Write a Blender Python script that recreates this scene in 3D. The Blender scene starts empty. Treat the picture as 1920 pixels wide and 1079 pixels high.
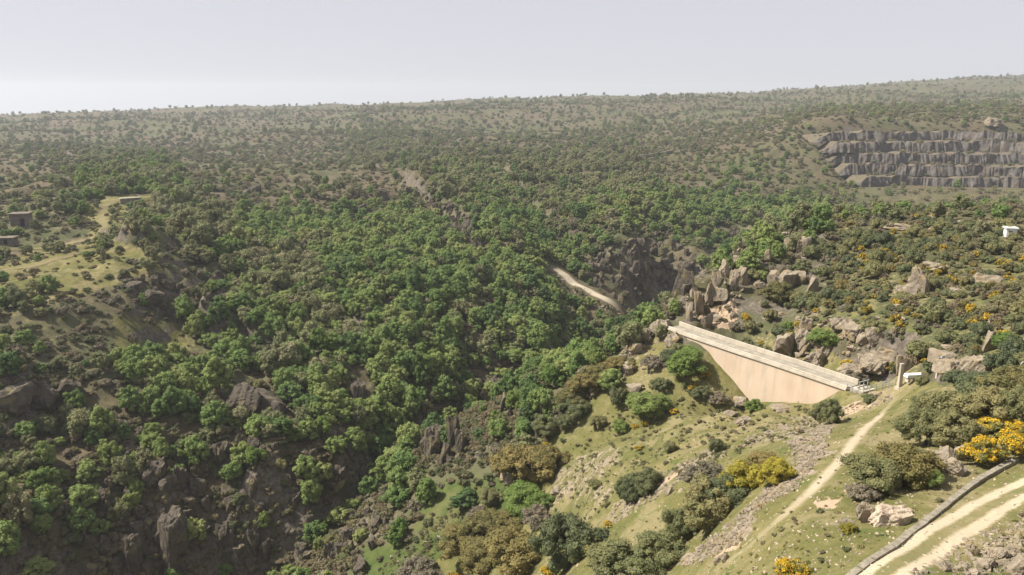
import bpy, math, random, time
import numpy as np
from mathutils import Vector, Matrix
T0 = time.time()
random.seed(7); RNG = np.random.default_rng(7)
scene = bpy.context.scene
COL = scene.collection

# ------------------------------------------------------------------ camera, world, sun, exposure
CAM_Z = 100.0
HFOV = math.radians(65.0)
PITCH = math.radians(13.6)
cam_d = bpy.data.cameras.new('camera'); cam = bpy.data.objects.new('camera', cam_d); COL.objects.link(cam)
cam.location = (0, 0, CAM_Z); cam.rotation_euler = (math.pi/2 - PITCH, 0, 0)
cam_d.sensor_fit = 'HORIZONTAL'; cam_d.angle = HFOV; cam_d.clip_start = 0.5; cam_d.clip_end = 30000
scene.camera = cam

SUN_EL = math.radians(50.0); SUN_AZ = math.radians(4)
SUN_DIR = Vector((-math.cos(SUN_AZ), math.sin(SUN_AZ), 0)) * math.cos(SUN_EL) + Vector((0, 0, math.sin(SUN_EL)))
world = bpy.data.worlds.new('World'); scene.world = world; world.use_nodes = True
wn = world.node_tree; bg = wn.nodes['Background']
sky = wn.nodes.new('ShaderNodeTexSky'); sky.sky_type = 'NISHITA'; sky.sun_disc = False
sky.sun_elevation = SUN_EL; sky.sun_rotation = math.atan2(SUN_DIR.x, SUN_DIR.y)
sky.altitude = 1500; sky.air_density = 0.8; sky.dust_density = 0.7; sky.ozone_density = 3.0
hs = wn.nodes.new('ShaderNodeHueSaturation'); hs.inputs['Saturation'].default_value = 0.30
tint = wn.nodes.new('ShaderNodeMix'); tint.data_type = 'RGBA'; tint.blend_type = 'MULTIPLY'; tint.inputs[0].default_value = 1.0; tint.inputs[7].default_value = (1.0, 0.965, 1.03, 1)
wn.links.new(sky.outputs[0], hs.inputs['Color']); wn.links.new(hs.outputs[0], tint.inputs[6]); 
veil = wn.nodes.new('ShaderNodeMix'); veil.data_type = 'RGBA'; veil.inputs[0].default_value = 0.78; veil.inputs[7].default_value = (4.70, 4.68, 4.95, 1)   # even pale haze over the clear sky
wn.links.new(tint.outputs[2], veil.inputs[6]); wn.links.new(veil.outputs[2], bg.inputs['Color'])
bg.inputs['Strength'].default_value = 0.075
sun_d = bpy.data.lights.new('sun', 'SUN'); sun_d.energy = 4.8; sun_d.angle = math.radians(0.6); sun_d.color = (1.0, 0.93, 0.80)
sun = bpy.data.objects.new('sun', sun_d); COL.objects.link(sun)
sun.rotation_euler = SUN_DIR.to_track_quat('Z', 'Y').to_euler(); sun.location = (-200, 100, 300)
vs = scene.view_settings
scene.display_settings.display_device = 'sRGB'
vs.view_transform = 'Standard'; vs.look = 'None'; vs.exposure = 0.92; vs.gamma = 1.0; vs.use_curve_mapping = False
scene.cycles.use_denoising = True
scene.cycles.max_bounces = 4; scene.cycles.diffuse_bounces = 2; scene.cycles.glossy_bounces = 1
scene.cycles.transmission_bounces = 2; scene.cycles.volume_bounces = 1; scene.cycles.transparent_max_bounces = 4
scene.cycles.caustics_reflective = False; scene.cycles.caustics_refractive = False

# ------------------------------------------------------------------ helpers
F = 960.0 / math.tan(HFOV/2); SP, CP = math.sin(PITCH), math.cos(PITCH)
def ray(u, v):
    x = (np.asarray(u, float) - 960)/F; y = (539.5 - np.asarray(v, float))/F
    return np.stack([x, CP + y*SP, -SP + y*CP], -1)
def at(u, v, Y):                      # point on the sight line of a photo pixel at plan depth Y
    d = ray(u, v); return d/d[..., 1:2]*np.asarray(Y, float)[..., None] + np.array([0, 0, CAM_Z])
def project(P):
    P = np.asarray(P, float); x = P[..., 0]; y = P[..., 1]; z = P[..., 2] - CAM_Z
    f = y*CP - z*SP; up = y*SP + z*CP
    f = np.where(f < 1, 1, f)
    return 960 + x/f*F, 539.5 - up/f*F, f

def _hash(ix, iy, s):
    h = (ix.astype(np.int64)*374761393 + iy.astype(np.int64)*668265263 + s*1274126177) & 0x7fffffff
    h = ((h ^ (h >> 13))*1274126177) & 0x7fffffff
    return ((h ^ (h >> 16)) & 0xffff)/65535.0
def vnoise(x, y, s=0):
    ix = np.floor(x); iy = np.floor(y); fx = x-ix; fy = y-iy
    fx = fx*fx*fx*(fx*(fx*6-15)+10); fy = fy*fy*fy*(fy*(fy*6-15)+10)
    ix = ix.astype(np.int64); iy = iy.astype(np.int64)
    a = _hash(ix, iy, s); b = _hash(ix+1, iy, s); c = _hash(ix, iy+1, s); d = _hash(ix+1, iy+1, s)
    return (a*(1-fx)+b*fx)*(1-fy) + (c*(1-fx)+d*fx)*fy - 0.5
def fbm(x, y, s=0, o=4, g=0.5):
    r = 0; a = 1.0
    for k in range(o):
        r = r + a*vnoise(x*2**k + 17.3*k, y*2**k - 9.1*k, s+k); a *= g
    return r
def ridged(x, y, s=0, o=3):
    r = 0; a = 1.0
    for k in range(o):
        r = r + a*(0.5 - 2*np.abs(vnoise(x*2**k+3.1*k, y*2**k+7.7*k, s+k))); a *= 0.5
    return r
def sstep(a, b, x):
    t = np.clip((x-a)/(b-a), 0, 1); return t*t*(3-2*t)
def seg_dist(px, py, pts):
    best = np.full(np.shape(px), 1e9); tt = np.zeros(np.shape(px)); L = 0
    for (x0, y0), (x1, y1) in zip(pts[:-1], pts[1:]):
        dx, dy = x1-x0, y1-y0; l2 = dx*dx+dy*dy
        t = np.clip(((px-x0)*dx+(py-y0)*dy)/l2, 0, 1)
        d = np.hypot(px-x0-t*dx, py-y0-t*dy)
        m = d < best; tt = np.where(m, L+t*math.sqrt(l2), tt); best = np.minimum(best, d); L += math.sqrt(l2)
    return best, tt
def inpoly(u, v, poly):
    r = np.zeros(np.shape(u), bool); n = len(poly)
    for i in range(n):
        x0, y0 = poly[i]; x1, y1 = poly[(i+1) % n]
        c = ((y0 > v) != (y1 > v)) & (u < (x1-x0)*(v-y0)/((y1-y0) if y1 != y0 else 1e-9)+x0)
        r ^= c
    return r

def mesh_np(name, V, Fq, mats=(), matidx=None, smooth=False, attrs=None):
    V = np.asarray(V, np.float32); me = bpy.data.meshes.new(name)
    if isinstance(Fq, np.ndarray):
        n, k = Fq.shape
        me.vertices.add(len(V)); me.vertices.foreach_set('co', V.ravel())
        me.loops.add(n*k); me.loops.foreach_set('vertex_index', Fq.astype(np.int32).ravel())
        me.polygons.add(n); me.polygons.foreach_set('loop_start', np.arange(0, n*k, k, dtype=np.int32))
        me.polygons.foreach_set('loop_total', np.full(n, k, np.int32))
    else:
        me.from_pydata([tuple(map(float, p)) for p in V], [], [tuple(int(i) for i in f) for f in Fq])
    for m in mats: me.materials.append(m)
    np_ = len(me.polygons)
    if matidx is not None: me.polygons.foreach_set('material_index', np.asarray(matidx, np.int32))
    me.polygons.foreach_set('use_smooth', np.full(np_, smooth, bool))
    if attrs:
        for k, a in attrs.items():
            at_ = me.attributes.new(k, 'FLOAT', 'POINT'); at_.data.foreach_set('value', np.asarray(a, np.float32).ravel())
    me.update(calc_edges=True)
    return me
def link(name, me, parent=None):
    o = bpy.data.objects.new(name, me); COL.objects.link(o)
    if parent is not None: o.parent = parent
    return o
def tag(o, label=None, cat=None, group=None, kind=None):
    if label: o['label'] = label
    if cat: o['category'] = cat
    if group: o['group'] = group
    if kind or cat: o['kind'] = kind or 'thing'
    return o

# ------------------------------------------------------------------ terrain heights
CP_PTS = """
1920,1079,40 1700,1079,40 1480,1079,44 1300,1079,58 1150,1079,75 1000,1079,95 850,1079,122 760,1079,142 690,1079,149
1920,950,50 1700,950,51 1560,950,53 1480,1000,50 1400,950,63 1250,1000,75 1250,950,80 1100,950,100 1050,1000,105 1000,950,122 940,960,140 860,985,162
1920,850,61 1700,850,64 1560,850,68 1450,850,75 1300,850,92 1150,850,112 1050,850,133 980,880,152 930,915,180
1920,760,72 1750,740,88 1690,725,106 1620,740,112 1560,800,93 1450,780,106 1350,780,116 1250,780,128 1150,780,143 1080,780,158 1020,800,172
1540,748,121 1480,735,128 1340,734,139
1265,625,148 1292,648,145 1320,705,140.5 1250,660,145 1250,700,140 1200,700,150 1130,720,165 1080,740,180 1220,630,154 1195,640,156 1160,660,172
1120,640,265 1050,700,225 1000,750,208 960,800,197 900,860,187 860,900,178 800,920,168 780,960,163
650,1079,146 650,1000,150 650,900,156 650,830,164
500,1079,140 500,960,146 500,850,153 500,800,164 500,700,188 500,620,212
300,1079,132 300,900,143 300,800,157 300,700,180 300,640,195
100,1079,120 100,900,135 100,760,155 100,650,172 0,1079,115 0,900,130 0,760,146
0,650,166 0,560,195 0,480,240 100,470,245 180,440,265 200,400,300 240,375,330
300,450,262 400,480,250 450,520,240 420,585,218 300,560,205 350,520,232 250,620,190
450,400,370 450,350,430 600,380,400 600,450,318 600,560,236 600,650,200 600,750,172
800,450,325 800,560,250 800,650,212 800,750,188 800,820,178 800,380,410 800,330,480
1000,450,345 1000,520,295 1000,600,255 1000,380,430 1000,330,500 1100,520,315 1160,575,300
1200,560,318 1200,500,322 1200,440,336 1200,400,400 1200,350,480 1100,440,350 1100,400,400
1300,540,335 1300,470,360 1300,420,400 1400,400,440 1400,350,520 1500,380,480 1500,330,560
1270,600,156 1300,580,160 1320,530,170 1380,480,190 1480,430,208 1600,410,212 1700,405,210 1800,400,205 1920,390,200
1450,560,163 1600,560,145 1750,560,132 1920,560,122 1600,480,178 1750,480,165 1920,480,155
1450,640,146 1600,640,127 1750,640,114 1920,640,100 1600,690,119 1700,690,110 1800,690,98 1920,690,88
1600,365,540 1800,375,520 1600,390,470 1800,395,440 1920,395,420 1920,365,520
1550,250,640 1700,245,660 1920,235,680 1500,300,600
0,400,320 0,300,600 0,250,1000 0,217,2000 300,300,650 300,250,1050 300,208,2000 600,330,520 600,300,680 600,250,1000 600,202,2000
960,300,640 960,250,950 960,188,2000 1300,300,660 1300,250,900 1300,180,1900 1600,200,1200 1600,170,1800 1920,200,1100 1920,160,1700
1780,152,3300 1500,176,3300
"""
ctrl = []
for tok in CP_PTS.split():
    u, v, Y = map(float, tok.split(',')); p = at(u, v, Y); ctrl.append(p)
    if u == 0: ctrl.append(np.array([p[0]*1.9, Y, p[2]+(2 if Y < 200 else 0)]))
    if u == 1920: ctrl.append(np.array([p[0]*1.9, Y, p[2]+(6 if Y < 300 else 0)]))
for x, y, z in [(0, 0, -20), (30, 0, -20), (70, 15, -21), (20, 25, -24), (-25, 30, -42), (-40, 80, -76), (-20, 110, -84), (-60, 124, -98), (-75, 111, -99), (-100, 92, -101), (-150, 60, -104),
                (-60, 0, -55), (-120, 10, -85), (15, 225, -90), (28, 262, -87), (70, 262, -62), (110, 300, -66), (160, 330, -62), (240, 330, -55), (60, 350, -76), (95, 370, -74),
                (0, 6000, -130), (-4000, 6000, -270), (4000, 6000, -30), (2000, 6000, -40), (-2000, 6000, -220), (-3800, 4000, -170), (0, 3500, -60), (-30, -60, -25), (60, -60, -15)]:
    ctrl.append(np.array([x, y, z+CAM_Z], float))
ctrl = np.array(ctrl)
AP = 80.0
def fan(x, y):
    r = np.hypot(x, y+AP); return np.arctan2(x, y+AP)*2.2, np.log(np.maximum(r, 5))
cx, cy = fan(ctrl[:, 0], ctrl[:, 1])
def kern(r2): return 0.5*r2*np.log(r2 + 1e-12)
N = len(ctrl)
A = np.zeros((N+3, N+3)); A[:N, :N] = kern((cx[:, None]-cx)**2 + (cy[:, None]-cy)**2) + np.eye(N)*2e-4
A[:N, N] = 1; A[:N, N+1] = cx; A[:N, N+2] = cy; A[N, :N] = 1; A[N+1, :N] = cx; A[N+2, :N] = cy
W = np.linalg.solve(A, np.concatenate([ctrl[:, 2], np.zeros(3)]))
def tps(x, y):
    a, b = fan(x, y); sh = a.shape; a = a.ravel(); b = b.ravel(); out = np.empty(len(a))
    for i in range(0, len(a), 20000):
        s = slice(i, i+20000)
        out[s] = kern((a[s, None]-cx)**2 + (b[s, None]-cy)**2) @ W[:N] + W[N] + W[N+1]*a[s] + W[N+2]*b[s]
    return out.reshape(sh)

NA, A0, A1 = 880, math.radians(-50), math.radians(50)
rr = [70.0]
while rr[-1] < 6200:
    r = rr[-1]
    rr.append(r + (0.9 if r < 108 else 0.34 if r < 200 else 0.34 + (r-200)*0.0036 if r < 560 else (1.64 + (r-560)*0.0095)))
RR = np.array(rr); AA = np.linspace(A0, A1, NA); NR = len(RR)
# smooth part on a coarse fan, then refined
ra = np.geomspace(70, RR[-1]+1, 300); aa = np.linspace(A0, A1, 240)
gz = tps(ra[:, None]*np.sin(aa), ra[:, None]*np.cos(aa)-AP)
li = np.log(RR/70)/np.log((RR[-1]+1)/70)*299
def cubw(t): return np.stack([-.5*t+t*t-.5*t**3, 1-2.5*t*t+1.5*t**3, .5*t+2*t*t-1.5*t**3, -.5*t*t+.5*t**3])
def resample(G, idx, axis):
    i = np.clip(np.floor(idx).astype(int), 0, G.shape[axis]-2); t = idx-i; w = cubw(t); out = 0
    for k in range(4):
        j = np.clip(i-1+k, 0, G.shape[axis]-1); g = np.take(G, j, axis)
        out = out + g*(w[k][:, None] if axis == 0 else w[k][None, :])
    return out
Zs = resample(resample(gz, li, 0), (AA-A0)/(A1-A0)*239, 1)
X = RR[:, None]*np.sin(AA); Yg = RR[:, None]*np.cos(AA) - AP

# land cover read from what grows where (60 px cells of the photograph's view), one letter a cell
COVER = [
 "hhhhhhhhhhhhhhhhhhhhhhhhhhhhhhhh",  # 180
 "hhhhhhhhhhhpphhhhhhhhhhhhhhhhhhh",  # 240
 "mmmllmbbbbbbbbpqpqppqqqgqqgqmmmm",  # 300
 "mmmmmpbbbbbbbqqgqqggGgGgGgmmmmmm",  # 360
 "mmmmmmpGGGGGGGcGGqgqcgqcgkoooooo",  # 420
 "mmmmmmmpppGGGGGGGGgyyccckkoooooo",  # 480
 "mmmmcccGGpGGGGGGGGggscckkooooooo",  # 540
 "mmmmymGGGGpGGgpGGGggykkooooooooo",  # 600
 "cmmmGGGGGpGGGGGcGGgyyyyyyyyookoo",  # 660
 "cmmmwgccgGGcGGGccGyyyyyyyyyyyyoo",  # 720
 "mmgmwmgggwcGGcccgyyyyyyyyyyyyyyy",  # 780
 "gmmwmggcccwggcccyyyyyyyyyyyyyyyy",  # 840
 "wgwwgcgcccccweeeyyyyyyyyyyyyyyyy",  # 900
 "wwgwgcccccccceeyyyyyyyyyyyyyyyyy",  # 960
 "wgwccgccccceeyyyyyyyyyyyyyyyyyyy",  # 1020
]
assert all(len(r) == 32 for r in COVER), [len(r) for r in COVER]
CARR = np.array([[ord(c) for c in r] for r in COVER])
def cover(P, jit=26):
    u, v, f = project(P)
    u = u + RNG.normal(0, jit, np.shape(u)); v = v + RNG.normal(0, jit*0.6, np.shape(v))
    return CARR[np.clip(((v-180)//60).astype(int), 0, 14), np.clip((u//60).astype(int), 0, 31)]
def cover_mask(P, letters):           # smooth 0..1 mask, bilinear between cell centres
    u, v, f = project(P)
    M = np.isin(CARR, [ord(c) for c in letters]).astype(float)
    a = np.clip((v-210)/60, 0, 13.999); b = np.clip((u-30)/60, 0, 30.999)
    i = a.astype(int); j = b.astype(int); a -= i; b -= j
    return (M[i, j]*(1-b)+M[i, j+1]*b)*(1-a) + (M[i+1, j]*(1-b)+M[i+1, j+1]*b)*a

P3 = np.stack([X, Yg, Zs], -1)
m_near = cover_mask(P3, 'y') * (1-sstep(120, 200, Yg))
m_cl = cover_mask(P3, 'ck') * (1-sstep(600, 800, Yg))
m_bank = (1-m_near)*sstep(95, 150, Yg)
far = sstep(350, 900, Yg)
h = fbm(X/9, Yg/9, 3, 4)*(0.55+1.5*sstep(85, 110, Yg)*(X < 40))*m_near + ridged((X+Yg*0.4)/14, (Yg-X*0.4)/30, 5, 3)*0.9*m_near*sstep(85, 115, Yg)*(X < 38) + fbm(X/2.2, Yg/2.2, 9, 2)*0.10
xr = (X*0.82 + Yg*0.57); yr = (-X*0.57 + Yg*0.82)
h += m_bank*(1-far)*(ridged(xr/70, yr/34, 21, 3)*4.2 + fbm(X/14, Yg/14, 31, 3)*2.6)
h += far*(fbm(X/160, Yg/160, 41, 4)*11 + fbm(X/30, Yg/30, 44, 2)*2.5)
h += m_cl*(ridged(X/9, Yg/26, 51, 4)*3.4 + fbm(X/3.5, Yg/3.5, 55, 3)*2.2 - 0.4)
right = (X > 45) & (Yg < 330) & (Yg > 60)
h -= np.where(right, 0.55, 0)*h*m_bank
Z = Zs + h
def ridge(pix, amp, wl, wr):           # a spur: gentle on its left, broken off on its right
    global Z
    pts = [tuple(at(float(a), float(b), np.array(float(c)))[:2]) for a, b, c in pix]
    best = np.full(X.shape, 1e9); sg = np.zeros(X.shape)
    for (x0, y0), (x1, y1) in zip(pts[:-1], pts[1:]):
        dx, dy = x1-x0, y1-y0; l2 = dx*dx+dy*dy; t = np.clip(((X-x0)*dx+(Yg-y0)*dy)/l2, 0, 1)
        d = np.hypot(X-x0-t*dx, Yg-y0-t*dy); s = (X-x0)*dy-(Yg-y0)*dx; m = d < best; sg = np.where(m, s, sg); best = np.minimum(best, d)
    nz_ = 1 + fbm(X/7, Yg/7, 61, 3)*0.9
    d = best*np.sign(sg); lft = np.abs(d)
    Z = Z + amp*nz_*np.where(sg > 0, np.exp(-(best/wr)**2), np.exp(-(best/wl)**2))
ridge([(770, 350, 455), (815, 380, 405), (865, 415, 362), (915, 480, 312)][::-1], 7.0, 4.0, 22.0)
ridge([(560, 470, 300), (640, 520, 262), (720, 590, 236)][::-1], 3.0, 5.0, 20.0)
ridge([(250, 490, 235), (340, 540, 214), (425, 590, 205)][::-1], 6.0, 5.0, 22.0)
ridge([(380, 670, 190), (480, 720, 180), (560, 790, 166)][::-1], 2.2, 4.0, 14.0)
ridge([(950, 330, 500), (1000, 380, 430), (1060, 450, 350)][::-1], 6.0, 5.0, 22.0)
ridge([(690, 640, 212), (800, 700, 198), (890, 790, 184)][::-1], 2.5, 4.0, 14.0)
# dam footprint and crest line
DAM = [at(1612, 716, 113.5)[:2]]
crest_z = at(1606, 722, 115)[2]
def on_level(u, v, z):
    d = ray(u, v); return d*((z-CAM_Z)/d[2]) + np.array([0, 0, CAM_Z])
dam_pts = [on_level(u, v, crest_z) for u, v in [(1600, 713), (1540, 693), (1460, 667), (1380, 642), (1310, 619), (1278, 608), (1262, 602)]]
dam_pts = [q_ + np.array([1.3, 0.8, 0]) for q_ in dam_pts]
dd, _ = seg_dist(X, Yg, [(p[0], p[1]) for p in dam_pts])
Z = np.where(dd < 9, np.minimum(Z, Z*sstep(2, 9, dd) + (1-sstep(2, 9, dd))*np.minimum(Z, crest_z-1.5)), Z)
dl, _ = seg_dist(X, Yg, [(q_[0], q_[1]) for q_ in dam_pts[-3:]])
Z = np.where(dd > 2.0, np.maximum(Z, crest_z - 2.0 - 0.62*np.maximum(0, dl-3.4) + fbm(X/3, Yg/3, 15, 2)*0.5), Z)
# quarry pit
QX0, QX1 = 240.0, 480.0
qm = sstep(QX0-14, QX0+4, X)*(1-sstep(640, 690, Yg))*sstep(480, 540, Yg + np.maximum(0, X-330)*0.45)
Z = np.where(qm > 0, Z*(1-qm) + qm*np.minimum(Z, 36.0), Z)

def hgt(x, y):
    x = np.asarray(x, float); y = np.asarray(y, float)
    r = np.hypot(x, y+AP); a = np.arctan2(x, y+AP)
    i = np.clip(np.interp(r, RR, np.arange(NR)), 0, NR-1.001); j = np.clip((a-A0)/(A1-A0)*(NA-1), 0, NA-1.001)
    i0 = i.astype(int); j0 = j.astype(int); i = i-i0; j = j-j0
    return (Z[i0, j0]*(1-j)+Z[i0, j0+1]*j)*(1-i) + (Z[i0+1, j0]*(1-j)+Z[i0+1, j0+1]*j)*i
TS = np.geomspace(32, 5000, 900)
def hit(u, v):                        # where the sight line of a photo pixel meets the ground
    d = ray(u, v); d = d/np.linalg.norm(d, axis=-1, keepdims=True)
    d = np.atleast_2d(d); out = []
    for q in d:
        P = q*TS[:, None]; g = P[:, 2]+CAM_Z - hgt(P[:, 0], P[:, 1])
        k = np.argmax(g < 0)
        if g[k] >= 0: out.append(P[-1]+[0, 0, CAM_Z]); continue
        t = TS[k-1] + (TS[k]-TS[k-1])*g[k-1]/(g[k-1]-g[k]) if k else TS[0]
        p = q*t; out.append(np.array([p[0], p[1], hgt(p[0], p[1])]))
    out = np.array(out)
    return out if np.ndim(u) else out[0]
def visible(P, lift=2.0):
    P = np.asarray(P, float); ok = np.ones(len(P), bool)
    for t in np.linspace(0.3, 0.985, 60):
        x = P[:, 0]*t; y = P[:, 1]*t; z = CAM_Z + (P[:, 2]+lift-CAM_Z)*t
        ok &= (hgt(x, y) < z) | (y < 20)
    return ok
print('terrain', NR, NA, round(time.time()-T0, 1))

# ------------------------------------------------------------------ materials
class NT:
    def __init__(s, m):
        s.m = m; m.use_nodes = True; s.t = m.node_tree; s.t.nodes.clear(); s.o = s.t.nodes.new('ShaderNodeOutputMaterial')
    def n(s, typ, **kw):
        nd = s.t.nodes.new(typ)
        for k, v in kw.items():
            if k.startswith('i_'):
                key = k[2:]; key = int(key) if key.isdigit() else key
                s.put(nd.inputs[key], v)
            else: setattr(nd, k, v)
        return nd
    def put(s, inp, v):
        if isinstance(v, bpy.types.NodeSocket): s.t.links.new(v, inp)
        else: inp.default_value = v
    def noise(s, scale, detail=3, rough=0.55, vec=None):
        nd = s.n('ShaderNodeTexNoise'); nd.inputs['Scale'].default_value = scale; nd.inputs['Detail'].default_value = detail; nd.inputs['Roughness'].default_value = rough
        if vec is None: vec = s.pos()
        s.t.links.new(vec, nd.inputs['Vector']); return nd.outputs[0]
    def pos(s):
        if not hasattr(s, '_p'): s._p = s.n('ShaderNodeNewGeometry').outputs['Position']
        return s._p
    def objpos(s):
        if not hasattr(s, '_op'): s._op = s.n('ShaderNodeTexCoord').outputs['Object']
        return s._op
    def attr(s, name): return s.n('ShaderNodeAttribute', attribute_name=name).outputs['Fac']
    def math(s, op, a, b=0.0, clamp=False):
        nd = s.n('ShaderNodeMath', operation=op, use_clamp=clamp); s.put(nd.inputs[0], a); s.put(nd.inputs[1], b); return nd.outputs[0]
    def ramp(s, v, a, b):
        nd = s.n('ShaderNodeMapRange', interpolation_type='SMOOTHSTEP'); s.put(nd.inputs[0], v); s.put(nd.inputs[1], a); s.put(nd.inputs[2], b); return nd.outputs[0]
    def mix(s, f, a, b, mode='MIX'):
        nd = s.n('ShaderNodeMix', data_type='RGBA', blend_type=mode); s.put(nd.inputs[0], f)
        s.put(nd.inputs[6], a if isinstance(a, bpy.types.NodeSocket) else (*a, 1)); s.put(nd.inputs[7], b if isinstance(b, bpy.types.NodeSocket) else (*b, 1)); return nd.outputs[2]
    def cramp(s, v, stops):
        nd = s.n('ShaderNodeValToRGB'); s.put(nd.inputs[0], v); e = nd.color_ramp.elements
        while len(e) < len(stops): e.new(0.5)
        for k, (p, c) in enumerate(stops): e[k].position = p; e[k].color = (*c, 1)
        return nd.outputs[0]
    def scale(s, v, xyz):
        nd = s.n('ShaderNodeVectorMath', operation='MULTIPLY'); s.put(nd.inputs[0], v); nd.inputs[1].default_value = xyz; return nd.outputs[0]
    def bump(s, hh, strength=0.5, dist=0.1):
        nd = s.n('ShaderNodeBump'); nd.inputs['Strength'].default_value = strength; nd.inputs['Distance'].default_value = dist
        s.put(nd.inputs['Height'], hh); return nd.outputs[0]
    def finish(s, col, rough=0.9, normal=None, transl=None, spec=0.15):
        p = s.n('ShaderNodeBsdfPrincipled'); s.put(p.inputs['Base Color'], col if isinstance(col, bpy.types.NodeSocket) else (*col, 1)); s.put(p.inputs['Roughness'], rough)
        p.inputs['Specular IOR Level'].default_value = spec
        if normal is not None: s.put(p.inputs['Normal'], normal)
        sh = p.outputs[0]
        if transl:
            tr = s.n('ShaderNodeBsdfTranslucent'); s.put(tr.inputs[0], col)
            mx = s.n('ShaderNodeMixShader'); mx.inputs[0].default_value = transl
            s.t.links.new(sh, mx.inputs[1]); s.t.links.new(tr.outputs[0], mx.inputs[2]); sh = mx.outputs[0]
        s.t.links.new(sh, s.o.inputs[0]); return s.m
def mat(name): return NT(bpy.data.materials.new(name))

def ground_color(t):
    n1 = t.noise(0.09, 4); n2 = t.noise(0.55, 4, 0.65); n3 = t.noise(3.0, 3, 0.7); n4 = t.noise(0.02, 3)
    soil = t.cramp(n2, [(0.3, (0.060, 0.050, 0.032)), (0.5, (0.098, 0.080, 0.050)), (0.72, (0.145, 0.118, 0.074))])
    scrub = t.cramp(n1, [(0.3, (0.066, 0.076, 0.036)), (0.55, (0.100, 0.096, 0.054)), (0.75, (0.135, 0.114, 0.074))])
    base = t.mix(t.ramp(t.math('ADD', n4, t.math('MULTIPLY', n2, 0.3)), 0.5, 0.75), scrub, soil)
    n5 = t.noise(0.011, 4, 0.6)
    base = t.mix(t.math('MULTIPLY', t.ramp(n5, 0.50, 0.60), 0.6), base, (0.070, 0.080, 0.036))
    base = t.mix(t.math('MULTIPLY', t.ramp(n5, 0.46, 0.38), 0.6), base, (0.110, 0.086, 0.062))
    g1 = t.cramp(n2, [(0.25, (0.071, 0.077, 0.024)), (0.5, (0.126, 0.118, 0.044)), (0.7, (0.218, 0.181, 0.088))])
    g2 = t.cramp(n1, [(0.3, (0.063, 0.077, 0.024)), (0.52, (0.126, 0.119, 0.044)), (0.7, (0.235, 0.189, 0.105))])
    grass = t.mix(0.5, g1, g2)
    grass = t.mix(t.math('MULTIPLY', t.ramp(t.noise(0.16, 5, 0.7), 0.50, 0.62), 0.8), grass, (0.205, 0.175, 0.095))
    grass = t.mix(t.math('MULTIPLY', t.ramp(t.noise(0.31, 4, 0.7), 0.55, 0.66), 0.75), grass, (0.075, 0.098, 0.026))
    grass = t.mix(t.ramp(t.math('ADD', n3, t.math('MULTIPLY', n1, 0.5)), 0.86, 1.0), grass, (0.30, 0.25, 0.16))
    mead = t.cramp(n2, [(0.3, (0.040, 0.066, 0.018)), (0.7, (0.090, 0.108, 0.034))])
    mead = t.mix(t.ramp(n1, 0.52, 0.66), mead, (0.11, 0.11, 0.045))
    rk = t.cramp(t.noise(1.1, 5, 0.7), [(0.28, (0.045, 0.038, 0.031)), (0.5, (0.115, 0.098, 0.080)), (0.72, (0.21, 0.178, 0.145))])
    rk = t.mix(t.ramp(n1, 0.5, 0.62), rk, (0.070, 0.066, 0.034))
    sc = t.cramp(t.noise(2.2, 4, 0.75), [(0.3, (0.15, 0.122, 0.092)), (0.5, (0.24, 0.195, 0.150)), (0.75, (0.34, 0.285, 0.225))])
    br = t.math('MULTIPLY', t.math('SUBTRACT', n2, 0.5), 1.3)
    br = t.math('ADD', br, t.math('MULTIPLY', t.math('SUBTRACT', n3, 0.5), 0.7))
    def m(name): return t.ramp(t.math('ADD', t.attr(name), br), 0.38, 0.62)
    c = t.mix(m('grass'), base, grass)
    c = t.mix(m('meadow'), c, mead)
    c = t.mix(m('rock'), c, rk)
    c = t.mix(m('scree'), c, sc)
    c = t.mix(m('bare'), c, t.mix(n2, (0.30, 0.20, 0.13), (0.42, 0.33, 0.24)))
    hh = t.math('ADD', t.math('MULTIPLY', n3, 0.6), n2)
    return c, hh
def ground_mat():
    t = mat('ground_cover'); c, hh = ground_color(t)
    return t.finish(c, 0.95, t.bump(hh, 0.7, 0.35), spec=0.1)
M_GROUND = ground_mat()
def track_mat(name, kind):
    t = mat(name); c, hh = ground_color(t)
    s = t.attr('across')                   # metres from the centre line
    n = t.noise(0.9, 4, 0.7); nf = t.noise(6, 3, 0.7)
    w = t.math('ADD', t.math('MULTIPLY', t.math('SUBTRACT', n, 0.5), 0.55), t.math('MULTIPLY', t.math('SUBTRACT', nf, 0.5), 0.4))
    sand = t.mix(nf, (0.30, 0.24, 0.165), (0.52, 0.44, 0.33))
    if kind == 'ruts':
        d = t.math('ABSOLUTE', t.math('SUBTRACT', t.math('ABSOLUTE', s), 0.84))
        r = t.ramp(t.math('ADD', d, w), 0.56, 0.24)
        mid = t.ramp(t.math('ADD', t.math('ABSOLUTE', s), t.math('MULTIPLY', w, 2.2)), 1.9, 0.9)
        c = t.mix(t.math('MULTIPLY', mid, 0.25), c, (0.30, 0.25, 0.15)); c = t.mix(r, c, sand)
    else:
        r = t.ramp(t.math('ADD', t.math('ABSOLUTE', s), t.math('MULTIPLY', w, 0.7)), kind[1], kind[0])
        r = t.math('MULTIPLY', r, t.attr('along')); c = t.mix(r, c, t.mix(nf, kind[2], kind[3]))
    return t.finish(c, 0.95, t.bump(hh, 0.5, 0.2), spec=0.1)

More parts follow.
